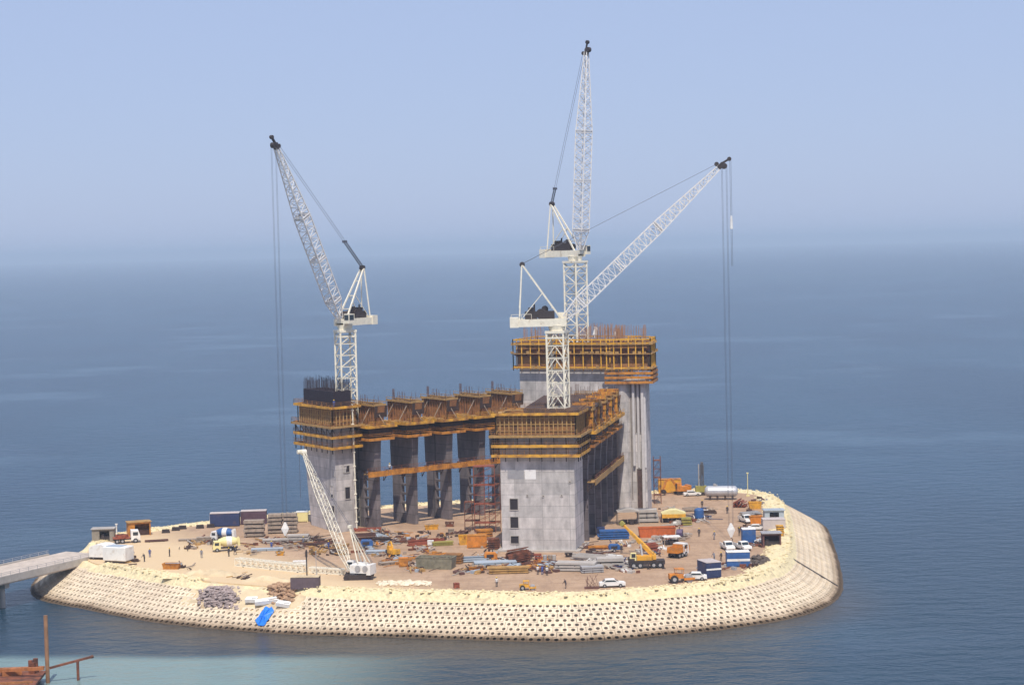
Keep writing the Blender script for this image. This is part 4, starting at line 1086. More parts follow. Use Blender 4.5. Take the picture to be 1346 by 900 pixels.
# vehicles ----------------------------------------------------------
def car(px, py, rz, m_, label, kind='saloon', s=1.0, cat='car'):
    L_ = 4.6*s; W_ = 1.75*s
    root = thing('parked_'+('pickup' if kind == 'pickup' else 'car'), label, cat, loc(px, py, W_), rz)
    if kind == 'saloon':
        prof = [(-2.3,.35),(-2.25,.85),(-1.7,.95),(-1.1,1.0),(1.2,.95),(2.15,.85),(2.3,.6),(2.3,.35)]
        cabp = [(-1.75,.94),(-1.15,1.42),(.35,1.45),(1.15,.93)]
    else:
        prof = [(-2.5,.45),(-2.5,1.0),(-.3,1.02),(1.3,1.02),(2.3,.92),(2.4,.6),(2.4,.45)]
        cabp = [(-.6,1.01),(-.45,1.7),(.75,1.7),(1.35,1.01)]
    mb = MB(); mb.xprof([(x*s,z*s) for x,z in prof], -W_/2, W_/2)
    if kind == 'pickup': mb.bx(-2.5*s,-.7*s,-W_/2,-W_/2+.08,.99*s,1.25*s).bx(-2.5*s,-.7*s,W_/2-.08,W_/2,.99*s,1.25*s)
    o = mb.build('body', m_, root, world=False); 
    mb = MB(); mb.xprof([(x*s,z*s) for x,z in cabp], -W_/2+.12, W_/2-.12); o = mb.build('roof', m_, root, world=False)
    mb = MB(); xs = [x for x,_ in cabp]; z0, z1 = cabp[0][1]+.08, cabp[1][1]-.12
    for y in (-W_/2+.1, W_/2-.1): mb.xprof([((xs[0]+.25)*s,z0*s), ((xs[1]+.1)*s,z1*s), ((xs[2]-.05)*s,z1*s), ((xs[3]-.35)*s,z0*s)], y-.03, y+.03)
    f0 = Vector((xs[3]*s,0,cabp[3][1]*s)); f1 = Vector((xs[2]*s,0,cabp[2][1]*s)); mb.beam(f0.lerp(f1,.12)+Vector((.02,0,0)), f0.lerp(f1,.85)+Vector((.02,0,0)), W_-.4, .05)
    b0 = Vector((xs[0]*s,0,cabp[0][1]*s)); b1 = Vector((xs[1]*s,0,cabp[1][1]*s)); mb.beam(b0.lerp(b1,.15)-Vector((.02,0,0)), b0.lerp(b1,.85)-Vector((.02,0,0)), W_-.4, .05)
    mb.build('window', GLASS, root, world=False)
    for x in (-1.4, 1.4):
        for y in (-W_/2+.08, W_/2-.08): wheel(root, x*s, y, .34*s, .22)
    for y in (-.55, .55):
        mb = MB(); mb.box(2.3*s, y*s, .72*s, .12, .3, .16); mb.build('headlight', WHITE, root, world=False)
    return root
def truck(px, py, rz, cabm, loadm, label, kind, L_=7.0, cat='truck', name='lorry'):
    root = thing(name, label, cat, loc(px, py, 2.3), rz)
    mb = MB(); mb.bx(-L_/2, L_/2, -.5, .5, .7, 1.0); mb.build('chassis', DARK, root, world=False)
    mb = MB(); mb.xprof([(L_/2-1.9,.6),(L_/2,.6),(L_/2,1.6),(L_/2-.35,2.6),(L_/2-1.9,2.65)], -1.15, 1.15); c = mb.build('cab', cabm, root, world=False)
    mb = MB(); mb.beam((L_/2-.02,0,1.65), (L_/2-.3,0,2.45), 1.9, .06)
    for y in (-1.16, 1.16): mb.bx(L_/2-1.5, L_/2-.45, y-.02, y+.02, 1.6, 2.3)
    mb.build('window', GLASS, c, world=False)
    if kind == 'mixer':
        mb = MB()
        prof = [(.5,-L_/2-.1),(.9,-L_/2+.5),(1.25,-L_/2+2.2),(1.2,-L_/2+3.3),(.7,-L_/2+4.7),(.4,-L_/2+4.9)]
        mb.lathe([(r, h) for r, h in prof], 16, 'x', (0,0,2.35)); mb.k = 1
        mb.lathe([(1.26,-L_/2+1.5),(1.285,-L_/2+2.2),(1.26,-L_/2+2.8)], 16, 'x', (0,0,2.35))
        mb.build('drum', loadm, root, world=False, smooth=False)
        mb = MB(); mb.xprof([(-L_/2-.6,1.2),(-L_/2,1.2),(-L_/2+.2,3.0),(-L_/2-.3,3.4),(-L_/2-.5,3.0)], -.6, .6); mb.build('chute', cabm, root, world=False)
    elif kind == 'tipper':
        mb = MB(); mb.bx(-L_/2, L_/2-2.1, -1.2, 1.2, 1.02, 1.15).bx(-L_/2, L_/2-2.1, -1.2, -1.1, 1.15, 2.1).bx(-L_/2, L_/2-2.1, 1.1, 1.2, 1.15, 2.1).bx(-L_/2, -L_/2+.1, -1.1, 1.1, 1.15, 2.1).bx(L_/2-2.2, L_/2-2.1, -1.1, 1.1, 1.15, 2.5)
        for k in range(5): x = -L_/2+.4+k*1.0; mb.bx(x, x+.12, -1.26, -1.2, 1.1, 2.1)
        mb.build('tipping_body', loadm, root, world=False)
    else:
        mb = MB(); mb.bx(-L_/2, L_/2-2.1, -1.2, 1.2, 1.02, 1.2)
        for k in range(8): mb.box(random.uniform(-L_/2+1, L_/2-3), random.uniform(-.7,.7), 1.5, random.uniform(.8,1.8), .7, .6, random.random())
        mb.build('flatbed', loadm, root, world=False)
    for x in (L_/2-1.0, -L_/2+1.9, -L_/2+.8):
        for y in (-1.0, 1.0): wheel(root, x, y, .5, .32)
    return root

# left-hand gate area
hut_open(135, 712, 4.6, 2.6, 2.7, mat('grey_block_hut', (.27,.23,.18), .8, .2, 1), DARK, 'grey site hut with a dark doorway beside the bridge end', -.7, 1.4, rz=.05, roofm=PRECAST)
hut_open(181, 704, 4.8, 2.6, 2.9, ORG, DKTIM, 'orange shed with an open brown front on the far left shore', -1.0, 2.1, rz=.35, roofm=PLANK, name='storage_shed', cat='shed')
mb = MB(); p = loc(153.5, 705); mb.box(p[0], p[1], .1, .8, .8, .2); mb.cyl((p[0],p[1],0), (p[0],p[1],2.6), .14, 8); mb.box(p[0], p[1], 2.7, .5, .4, .25); tag(mb.build('gate_post', WHITE), 'short white post right of the grey site hut', 'post')
truck(165, 714, R(15), WHITE, REDRUST, 'low white flatbed truck parked before the orange shed', 'flat', 5.6)
# two white cabins
root = thing('white_cabin', 'white cabin with a rounded roof standing on the bridge approach', 'cabin', loc(134, 735, 3), R(-18))
mb = MB(); pr = [(-1.6,.5),(1.6,.5),(1.6,2.2)]+[(1.6*math.cos(R(a)), 2.2+.8*math.sin(R(a))) for a in (25,50,75,105,130,155)]+[(-1.6,2.2)]
mb.xprof([(x*1.35, z) for x, z in pr], -1.9, 1.9); mb.build('shell', WHITE, root, world=False)
mb = MB(); mb.bx(-1.9,1.9,-1.7,1.7,.15,.5); mb.build('base', DARK, root, world=False)
for x in (-1.3, 1.3):
    for y in (-1.6, 1.6): wheel(root, x, y, .3, .2)
root = thing('white_cabin', 'white box cabin with a grey rooflight nearest to the block slope', 'cabin', loc(154, 740, 3), R(-22))
mb = MB(); mb.bx(-2.6,2.6,-1.6,1.6,.45,3.2); o = mb.build('shell', WHITE, root, world=False); bevel_mesh(o, .12)
mb = MB(); mb.bx(-2.0,1.2,-1.3,1.3,3.203,3.3); mb.build('rooflight', BGREY, root, world=False)
mb = MB(); mb.bx(-2.2,2.2,-1.4,1.4,.05,.45); mb.build('base', DARK, root, world=False)
skip(225, 748, 3.4, 1.8, 1.1, ORG, 'rusty orange skip filled with grey sheets near the left bank', R(-8), BGREY)
stack(245, 711, 4, 1.2, .4, TIM, 'low pile of boards lying alone behind the left bank', 2)
bundle(205, 712, 5, 1.5, .4, BAR, 'thin bars on the sand right of the orange shed', 14, .2)
# barrier lengths along the far left shore
for k, (x, y) in enumerate([(218,700),(231,697),(240,695),(263,694),(277,693)]):
    p = loc(x, y); mb = MB(); mb.xprof([(-.9,0),(.9,0),(.85,.35),(-.85,.35)], -.4, .4); mb.box(0,0,.55,1.6,.35,.5)
    o = mb.build('barrier_block', DARK); o.location = p; o.rotation_euler = (0,0,.1)
    tag(o, 'dark barrier block, %s from the left in the row along the far shore' % ordn[k], 'barrier', 'dark blocks along the far left shore')
# containers at the back left
container(295, 692, 6.4, 2.5, 2.9, DBLUE, 'dark blue container with a pale grey end, left of two end to end', R(3), end=WHITE)
container(333, 689, 5.6, 2.5, 2.9, mat('purple_brown_paint', (.10,.055,.075), .6, .2, 1), 'dark purple-brown container, right of two end to end behind stacked panels', R(3))
stack(334, 706, 4.6, 2.2, 3.6, TIM, 'tall stack of grey-brown shutter panels before the purple-brown container', 4, R(2), cols=1)
stack(371, 701, 6.6, 2.4, 4.2, TIM, 'widest tall stack of timber panels with dark gaps behind the left hook block', 5, R(2), cols=2)
stack(392, 713, 5.2, 2.0, 1.6, PRECAST, 'grey slab stack at the foot of the left core', 3, R(-4))
container(397, 686, 2.6, 1.6, 2.2, PALEY, 'small pale yellow box unit between panel stack and left core', 0, roof=WHITE, door=False, name='storage_box', cat='box')
stack(362, 714, 6, 1.6, .9, PRECAST, 'pale precast planks lying below the left hook block', 2, R(4))
stack(350, 724, 7, 1.5, .5, BGREY, 'low pile of blue-grey sheets nearest the cream lattice section', 2, R(4))
bundle(415, 718, 7, 2.0, .7, BAR, 'rusty bar bundle lying behind the crawler crane boom', 24, R(10))
stack(268, 712, 3.6, 1.6, 1.0, TIM, 'short grey board pile left of the mixer trucks', 3, .1)
truck(292, 712, R(160), WHITE, [BLUE, WHITE], 'mixer truck with a blue and white drum before the dark containers', 'mixer', 6.2, name='mixer_truck', cat='mixer truck').scale = (.8,.8,.8)
truck(295, 725, R(-165), PALEY, [PALEY, WHITE], 'pale yellow mixer truck nearest the cream lattice section', 'mixer', 6.2, name='mixer_truck', cat='mixer truck').scale = (.82,.82,.82)
skip(368, 730, 1.6, 1.2, .8, YPNT, 'small yellow skip standing alone below the left hook block', .1)
# lattice sections on the ground
def lat_section(pa, pb, s_, label):
    a, b = gp(*pa), gp(*pb); a.z = b.z = s_/2+.1
    root = thing('lattice_section', label, 'lattice section', (a.x, a.y, 0), group='spare crane lattice lying on the sand', world=True)
    mb = MB(); lattice(mb, a, b, s_, s_, (0,0,1), s_*1.1, .2, .13, 'vee'); mb.build('truss', CREAM, root)
    mb = MB(); d = (b-a).normalized()
    for f in (.1, .5, .9): p = a.lerp(b, f); mb.box(p.x, p.y, .04, .3, s_*1.6, .12)
    mb.build('bearer', DKTIM, root)
lat_section((312,743), (401,752), 1.35, 'long cream lattice crane section lying on the sand left of the pole')
lat_section((408,752), (452,755), .9, 'thinner cream lattice section between the pole and the crawler crane')
container(394, 744, 2.6, 1.0, .9, WHITE, 'white crate at the right end of the long lattice section', 0, door=False, name='crate', cat='crate', roof=WHITE)
# pit container and pole
container(401, 775, 5.0, 2.4, 2.2, mat('plum_paint', (.13,.09,.10), .7, .2, 1), 'dark grey container sunk by the sand edge below the pole', R(-3), roof=SAND, name='container')
p = loc(404, 773); mb = MB(); mb.cyl((0,0,-.1), (0,0,7.0), .11, 8); mb.box(0,0,6.2,.35,.35,1.1); mb.box(0,0,.15,.9,.9,.3); o = mb.build('pole', DARK); o.location = p; tag(o, 'tall dark pole with a lamp head in front of the sunken container', 'pole')
p = loc(416, 756); mb = MB(); mb.cyl((0,0,-.1), (0,0,4.6), .06, 6); mb.box(0,0,4.5,.3,.2,.2); mb.box(0,0,.1,.5,.5,.2); o = mb.build('pole', GREY); o.location = p; tag(o, 'thin grey pole right of the tall dark pole', 'pole')

# crawler crane ------------------------------------------------------
def crawler():
    base = Vector(loc(471, 762, 3)); base.z = 0
    root = thing('crawler_crane', 'white crawler crane with a lattice boom leaning across the left core', 'crawler crane', base, R(0))
    for y in (-1.35, 1.35):
        mb = MB(); mb.xprof([(-2.6,.1),(-2.3,0),(2.3,0),(2.6,.15),(2.75,.55),(2.5,.95),(-2.5,.95),(-2.75,.5)], y-.35, y+.35)
        for k in range(12): mb.bx(-2.5+k*.43, -2.3+k*.43, y-.4, y+.4, .95, 1.02)
        mb.build('track', DARK, root, world=False)
    mb = MB(); mb.bx(-1.6,1.6,-1,1,.5,1.15); mb.build('undercarriage', DGREY, root, world=False)
    rz = R(160)   # points left
    def T(x, y, z): return Vector((x*math.cos(rz)-y*math.sin(rz), x*math.sin(rz)+y*math.cos(rz), z))
    mb = MB(); mb.box(*T(-.8,0,1.95), 4.0, 2.5, 1.5, rz); mb.box(*T(-2.5,0,1.85), .8, 2.7, 1.8, rz); mb.box(*T(-.6,0,2.85), 2.2,1.3,.3, rz); mb.cyl(T(-1.4,.5,3.0), T(-1.4,.5,3.9), .12, 6)
    mb.build('house', WHITE, root, world=False)
    mb = MB()
    for x in (-1.9, -.4):
        for y in (-1.38, 1.38): mb.cyl(T(x,y-.02,2.1), T(x,y+.02,2.1), .55, 12)
    mb.build('vent', GREY, root, world=False)
    mb = MB(); mb.box(*T(1.9,-.85,2.2), 1.3, 1.1, 1.9, rz); c = mb.build('cab', WHITE, root, world=False)
    mb = MB(); mb.box(*T(2.56,-.85,2.5), .05, .9, 1.0, rz); mb.box(*T(1.9,-1.42,2.5), 1.0, .05, .9, rz); mb.box(*T(1.9,-.28,2.5), 1.0, .05, .9, rz); mb.build('window', GLASS, c, world=False)
    foot = T(1.7,0,1.6)
    tipw = at(399, 594, 374)-base
    mb = MB(); d = tipw-foot; t1 = foot+d*.14; t2 = foot+d*.66; xd = Vector((0,0,1)).cross(d).normalized()
    lattice(mb, foot, t1, .5, 1.35, xd, 1.3, .11, .06); lattice(mb, t1, t2, 1.35, 1.35, xd, 1.35, .11, .06); lattice(mb, t2, tipw, 1.35, .45, xd, 1.2, .11, .06)
    b = mb.build('boom', CREAM, root, world=False)
    mb = MB(); mb.cyl(tipw-xd*.5, tipw+xd*.5, .55, 10); mb.cyl(tipw-xd*.4+Vector((-.8,-.3,.1)), tipw+xd*.4+Vector((-.8,-.3,.1)), .4, 10); mb.build('boom_head', CREAM, b, world=False)
    ax = T(1.5,0,9.6)
    mb = MB()
    for y in (-.75, .75): mb.beam(T(-.2,y,3.0), ax+T(0,y*.35,0), .2); mb.beam(T(-2.0,y,3.0), ax+T(0,y*.35,0), .16)
    for f in (.35, .7): mb.beam(T(-.2,-.75,3.0).lerp(ax,f), T(-.2,.75,3.0).lerp(ax,f), .12)
    mb.box(*ax, .6, .9, .5, rz); mb.build('gantry', CREAM, root, world=False)
    mb = MB()
    for y in (-.25,.25): mb.cyl(ax+T(0,y,0), tipw+xd*y, .04, 5); mb.cyl(ax+T(0,y,0), T(-2.8,y,3), .04, 5)
    e = tipw+Vector((-.8,-.3,.1)); mb.cyl(e, e-Vector((0,0,9)), .04, 5); mb.build('rope', MATS['wire_rope'], root, world=False)
crawler()

# centre yard ---------------------------------------------------------
bundle(483, 698, 6.0, 1.4, .5, REDRUST, 'red-oxide beams lying at the foot of the first pier', 16, 0, .28)
bundle(478, 711, 5.2, 2.4, 1.6, BAR, 'tangled brown frames right of the left core', 40, .1, .13)
bundle(502, 714, 4.6, 2.2, 1.2, DKTIM, 'dark timber offcuts before the second pier', 24, -.15, .16)
def compressor(px, py, m_, label, s=1, rz=0, cat='compressor', name='compressor'):
    root = thing(name, label, cat, loc(px, py, 1.5), rz)
    mb = MB(); mb.xprof([(-1.2*s,.5*s),(1.2*s,.5*s),(1.25*s,1.3*s),(.9*s,1.75*s),(-1.0*s,1.8*s),(-1.3*s,1.2*s)], -.65*s, .65*s); o = mb.build('hood', m_, root, world=False); bevel_mesh(o, .06)
    mb = MB(); mb.cyl((.4*s,.1,1.7*s), (.4*s,.1,2.3*s), .09*s, 8); mb.beam((1.2*s,0,.6*s), (2.2*s,0,.4*s), .12*s); mb.bx(-.9*s,.5*s,-.68*s,-.652*s,.8*s,1.4*s); mb.build('fittings', DARK, root, world=False)
    for y in (-.7*s,.7*s): wheel(root, -.2*s, y, .38*s, .2)
    return root
compressor(482, 721, BLUE, 'blue compressor beside the crawler crane gantry', 1.0, .1)
stack(494, 728, 4.4, 1.6, .7, BGREY, 'blue-grey pipe frames behind the crawler crane', 2, -.05)
def digger(px, py, m_, label, rz=0, s=1.0, arm=True, flip=1):
    root = thing('excavator', label, 'excavator', loc(px, py, 2), rz)
    for y in (-.8*s,.8*s):
        mb = MB(); mb.xprof([(-1.5*s,.1*s),(-1.3*s,0),(1.3*s,0),(1.5*s,.1*s),(1.5*s,.6*s),(-1.5*s,.6*s)], y-.22*s, y+.22*s); mb.build('track', DARK, root, world=False)
    mb = MB(); mb.bx(-1.6*s,.5*s,-1*s,1*s,.75*s,1.7*s).bx(-1.7*s,-1.1*s,-1.05*s,1.05*s,.75*s,1.9*s); mb.build('house', m_, root, world=False)
    mb = MB(); mb.bx(.5*s,1.5*s,0,.95*s,.75*s,2.5*s); c = mb.build('cab', m_, root, world=False)
    mb = MB(); mb.bx(1.5*s,1.54*s,.1*s,.85*s,1.3*s,2.3*s).bx(.6*s,1.4*s,-.04*s,-.003,1.3*s,2.3*s); mb.build('window', GLASS, c, world=False)
    mb = MB(); pts = [(.8,-.4,1.3),(2.2,-.4,3.3),(3.4,-.4,3.0),(4.1,-.4,1.2)]
    for a, b in zip(pts, pts[1:]): mb.beam(Vector(a)*s, Vector(b)*s, .32*s, .4*s)
    mb.build('arm', m_, root, world=False)
    mb = MB(); mb.xprof([(3.8*s,1.2*s),(4.5*s,1.1*s),(4.4*s,.4*s),(3.8*s,.3*s),(3.5*s,.7*s)], -.8*s, 0); mb.build('bucket', DARK, root, world=False)
digger(517, 732, YPNT, 'small yellow excavator in the yard right of the crawler crane', R(120), .8)
container(530, 745, 1.7, 1.4, 1.6, ORG, 'small orange generator box standing alone in the open yard', .1, roof=OPNT, door=False, name='generator', cat='generator')
stack(511, 742, 4.2, 1.6, .5, TIM, 'grey boards dropped left of the small orange generator', 2, R(25))
bundle(560, 716, 8.2, 1.2, .9, REDRUST, 'long red-oxide lattice girder lying slanted in mid yard', 22, R(22), .26, cat='girder', name='steel_girder')
container(566, 717, 1.2, 1.0, .9, WHITE, 'small white tank beside the slanted red girder', 0, roof=WHITE, door=False, name='water_tank', cat='tank')
stack(582, 717, 4.6, 1.6, .8, OLIVE, 'olive-brown scrap pile right of the small white tank', 3, R(12))
root = skip(573, 748, 7.2, 3.2, 2.2, mat('grey_green_steel', (.22,.20,.14), .8, .3, 1), 'big grey-green formwork trough lying open in the yard', R(-14), DKTIM, name='formwork_trough', cat='trough')
stack(597, 741, 3.4, 2.0, 1.9, PLY, 'brown panel stack against the right end of the grey-green trough', 4, R(-14))
bundle(557, 741, 4.0, 1.6, 1.4, DKTIM, 'dark timbers heaped at the left end of the grey-green trough', 26, R(-60), .16)
skip(611, 716, 2.6, 2.0, 1.9, YPNT, 'yellow skip left of the big orange container', 0, fill=ORG)
container(627, 720, 3.9, 2.2, 2.4, OPNT, 'bright orange container with ribbed sides left of the front core', 0, roof=ORG)
stack(649, 722, 2.6, 2.0, 2.2, RUST, 'rust-brown mesh cages between orange container and front core', 5, 0, gapm=DARK)
stack(636, 706, 3.6, 2.0, 1.6, ORG, 'orange beam stack behind the bright orange container', 3, R(10))
skip(591, 692, 2.0, 1.4, 1.0, RUST, 'small rusty skip at the foot of the third pier', 0)
skip(567, 696, 3.0, 1.5, 1.0, YPNT, 'yellow tray lying between the second and third pier', .1)
container(593, 702, 1.1, 1.0, 1.0, TIM, 'brown crate in front of the third pier', .2, door=False, name='crate', cat='crate', roof=TIM)
bundle(622, 739, 6.2, 2.0, 1.0, BGREY, 'blue-grey pipe heap left of the orange machine on slabs', 40, R(3), .16)
stack(650, 745, 8.6, 3.0, .9, BGREY, 'wide layer of blue-grey steel sheets in the centre yard', 3, R(6))
compressor(645, 738, OPNT, 'orange compressor standing on the blue-grey sheets', 1.0, R(10))
skip(626, 751, 2.8, 1.6, .9, ORG, 'low orange skip at the near edge of the blue-grey sheets', 0)
stack(668, 754, 8.2, 1.6, 1.3, PLANK, 'long bundle of timber beams in front of the front core', 3, R(1), m2=DKTIM, cols=1)
bundle(681, 741, 4.4, 3.0, 2.6, RUST, 'rusty tangled reinforcement heap at the left corner of the front core', 90, R(15), .15, tilt=.1)
bundle(693, 736, 3.0, 2.0, 1.6, BAR, 'smaller dark bar tangle by the left corner of the front core', 40, R(60), .12)
stack(707, 738, 1.6, 1.0, 1.5, REDRUST, 'red and white crates by the foot of the front core', 3, 0, m2=WHITE)
for k, (x, c_, l_) in enumerate([(716.5, GREY, 'leftmost'), (723, TIM, 'middle'), (728.5, PRECAST, 'rightmost')]):
    root = thing('drum', '%s of three standing drums by the foot of the front core' % l_, 'drum', loc(x, 738, .6), 0, 'drums at the foot of the front core')
    mb = MB(); mb.lathe([(.36,0),(.38,.02),(.38,.4),(.4,.42),(.38,.45),(.38,.85),(.4,.87),(.38,.9),(.38,1.25),(.33,1.27)], 12); mb.build('shell', c_, root, world=False)
skip(748, 732, 1.6, 1.0, .8, DARK, 'small dark skip by the right corner of the front core', 0)
stack(758, 751, 8.6, 3.2, 1.6, PRECAST, 'grey sheet pile propped on dark bearers right of the front core', 3, R(-12), m2=DKTIM)
stack(778, 753, 4.4, 2.6, 1.2, GREY, 'lower grey sheet pile at the right end of the propped pile', 3, R(8), m2=DKTIM)
bundle(775, 737, 7.5, 2.6, 1.1, PRECAST, 'pale beams lying crosswise right of the front core', 24, R(-35), .24)
stack(803, 746, 5.4, 2.8, 1.8, PRECAST, 'grey tables with a dark underside left of the yellow mobile crane', 2, R(2), m2=DARK)
bundle(787, 722, 4.2, 1.4, .6, ORG, 'orange props lying below the blue steel stack', 20, 0, .18)
stack(807, 709, 6.8, 2.2, 1.9, BLUE, 'blue steel shutter stack left of the mobile crane boom', 4, R(2))
stack(790, 703, 1.8, 1.4, 1.6, DBLUE, 'small dark blue crate at the left end of the blue stack', 3, 0)
compressor(808, 726, BLUE, 'pale blue pump beside a standing worker near the mobile crane', .9, .2)
# grey canopies behind
def canopy(px, py, Lc, Wd, H, m_, label, rz=0, side=None, legs=True, peak=0, name='canopy', cat='canopy'):
    root = thing(name, label, cat, loc(px, py, Wd), rz)
    mb = MB(); mb.xprof([(-Lc/2,H-.1),(Lc/2,H-.1),(Lc/2,H+.08),(Lc*.12,H+.08+peak),(-Lc*.12,H+.08+peak),(-Lc/2,H+.08)], -Wd/2, Wd/2); mb.build('roof', m_, root, world=False)
    for x in (-Lc/2+.15, Lc/2-.15):
        for y in (-Wd/2+.15, Wd/2-.15):
            mb = MB(); mb.bx(x-.08,x+.08,y-.08,y+.08,0,H-.102); mb.build('leg', TIM, root, world=False)
    mb = MB()
    for k in range(7): mb.box(random.uniform(-.36,.36)*Lc, random.uniform(-.3,.3)*Wd, .5, random.uniform(.5,1.2), random.uniform(.4,1), random.uniform(.5,1.0), random.random())
    mb.build('stored_goods', DARK, root, world=False)
    if side: mb = MB(); mb.bx(-Lc/2+.05, Lc/2-.05, -Wd/2-.03, -Wd/2+.03, H*.55, H-.102); mb.build('side_sheet', side, root, world=False)
    return root
canopy(826, 690, 4.8, 3.0, 2.9, PRECAST, 'grey flat canopy with dark shade beneath at the foot of the rear core', R(2), peak=.5)
stack(851, 687, 5.0, 3.0, 2.8, PRECAST, 'stepped pile of precast stair pieces right of the grey canopy', 3, R(-3), m2=HOLE, jit=.4)
canopy(886, 687, 5.2, 3.0, 2.0, PALEY, 'bright yellow peaked canopy on the right side of the yard', 0, side=YPNT, peak=.7)
stack(903, 691, 2.2, 1.6, 1.7, OLIVE, 'olive crates between the yellow canopy and the blue tank', 3, 0)
canopy(883, 716, 3.4, 2.0, 1.6, WHITE, 'small white canopy behind the orange dumper', R(8))
skip(864, 706, 7.6, 2.2, 2.0, mat('signal_red_orange', (.55,.13,.03), .6, .2, 1), 'long red-orange tray trailer right of the mobile crane boom', R(2), fill=TIM, name='tray_trailer', cat='trailer')
bundle(854, 726, 3.4, 2.2, 1.8, REDRUST, 'red and pink scrap heap behind the mobile crane', 50, R(30), .2)
compressor(894, 707, mat('purple_paint', (.12,.08,.15), .6, .2, 1), 'dark purple pump beside the small white canopy', .95, R(80))
truck(892, 733, R(55), WHITE, [OPNT], 'small orange and white dumper parked alone mid yard', 'tipper', 4.2, name='dumper', cat='dumper')
# blue tank on a stand
root = thing('water_tank', 'round blue tank on a low white stand beyond the yellow canopy', 'tank', loc(919.5, 684, 2))
mb = MB(); mb.lathe([(.3,0),(1.0,.15),(1.05,.4),(1.05,1.8),(.9,2.1),(.3,2.3)], 14, 'z', (0,0,.35)); mb.build('shell', BLUE, root, world=False)
mb = MB(); mb.bx(-1.2,1.2,-1.1,1.1,0,.12).bx(-1.2,-1.0,-1,1,.12,.9).bx(1.0,1.2,-1,1,.12,.9); mb.build('stand', WHITE, root, world=False)
bundle(931, 676, 3.4, 2.6, .8, DKTIM, 'dark timber litter right of the blue tank', 22, .5, .15)
bundle(908, 672, 3.6, 1.6, 1.0, TIM, 'grey timber litter behind the blue tank', 22, .2, .15)
# back shore
container(881, 648, 5.4, 2.6, 3.2, YPNT, 'yellow container behind the yellow loader on the far shore', 0, roof=ORG)
digger(897, 650, OPNT, 'orange excavator beside the yellow container on the far shore', R(200), 1.15)
car(910, 652, R(5), WHITE, 'pale van parked between excavator and drilling rig', 'saloon', .9, 'van')
root = thing('drilling_rig', 'drilling rig with a dark upright mast on the far shore', 'drilling rig', loc(922, 651, 2))
mb = MB(); mb.bx(-1.4,1.4,-1,1,0,.8); mb.build('track', DARK, root, world=False)
mb = MB(); mb.bx(-1.3,1.3,-.9,.9,.8,2.2); mb.build('body', OLIVE, root, world=False)
mb = MB(); lattice(mb, (.3,0,.5), (.3,0,7.2), .7, .7, (1,0,0), .8, .16, .12); mb.beam((.3,0,5.0), (.3,0,7.9), .6); mb.beam((-1.0,0,1.5), (.2,0,6), .12); mb.build('mast', DGREY, root, world=False)
mb = MB(); mb.cyl((-.45,0,1.4), (-.45,0,7.4), .13, 8); mb.build('kelly_bar', PRECAST, root, world=False)
root = thing('storage_tank', 'long silver cylindrical tank lying on saddles at the far shore', 'tank', loc(949, 657, 2.6), R(-8))
mb = MB(); mb.lathe([(.2,-3.9),(.8,-3.75),(1.2,-3.4),(1.3,-3.0),(1.3,3.0),(1.2,3.4),(.8,3.75),(.2,3.9)], 20, 'x', (0,0,1.9)); mb.build('shell', SILVER, root, world=False)
for x in (-2.6,-.9,.9,2.6):
    mb = MB(); mb.bx(x-.2,x+.2,-1.2,1.2,0,.8); mb.build('saddle', DKTIM, root, world=False)
mb = MB(); mb.cyl((-1.5,0,3.1), (-1.5,0,3.7), .35, 10); mb.cyl((-1.0,0,3.1), (-1.0,0,3.5), .15, 8); mb.build('manhole', GREY, root, world=False)
p = loc(983, 652); mb = MB(); mb.cyl((0,0,0), (0,0,5.6), .09, 8); mb.box(0,0,.15,.8,.8,.3); mb.box(0,0,5.5,.5,.3,.25); o = mb.build('pole', PALEY); o.location = p; tag(o, 'pale thin pole rising right of the silver tank', 'pole')
bundle(974, 667, 3.2, 2.6, 2.0, REDRUST, 'red-oxide bar tangle at the right end of the silver tank', 60, R(70), .16)
skip(993, 669, 2.9, 1.8, 1.6, YPNT, 'yellow skip behind the grey scrap on the right bank', 0, fill=REDRUST)
bundle(987, 678, 4.4, 2.2, 1.0, GREY, 'grey scrap pile between two yellow units on the right bank', 40, .3, .18)
skip(994, 688, 2.8, 1.8, 1.6, OPNT, 'orange-yellow skip beside the farthest white pickup', 0, fill=YPNT)
hut_open(1018, 683, 4.2, 2.8, 2.0, BGREY, DARK, 'blue-grey roofed hut farthest back on the right bank', -1, 1, roofm=BGREY)
container(1018, 697, 4.6, 3.2, 2.2, PINKG, 'pinkish flat-roofed cabin in the middle of the right bank huts', 0, roof=PINKG, name='site_cabin', cat='cabin')
hut_open(1015, 719, 3.6, 2.8, 2.7, mat('maroon_sheet', (.14,.06,.05), .7, .2, 1), DARK, 'dark maroon open-fronted hut nearest on the right bank', -1.5, 1.5, roofm=GREY)
stack(1026, 707, 1.6, 1.2, 2.6, YPNT, 'yellow board stack behind the maroon hut', 6, 0)
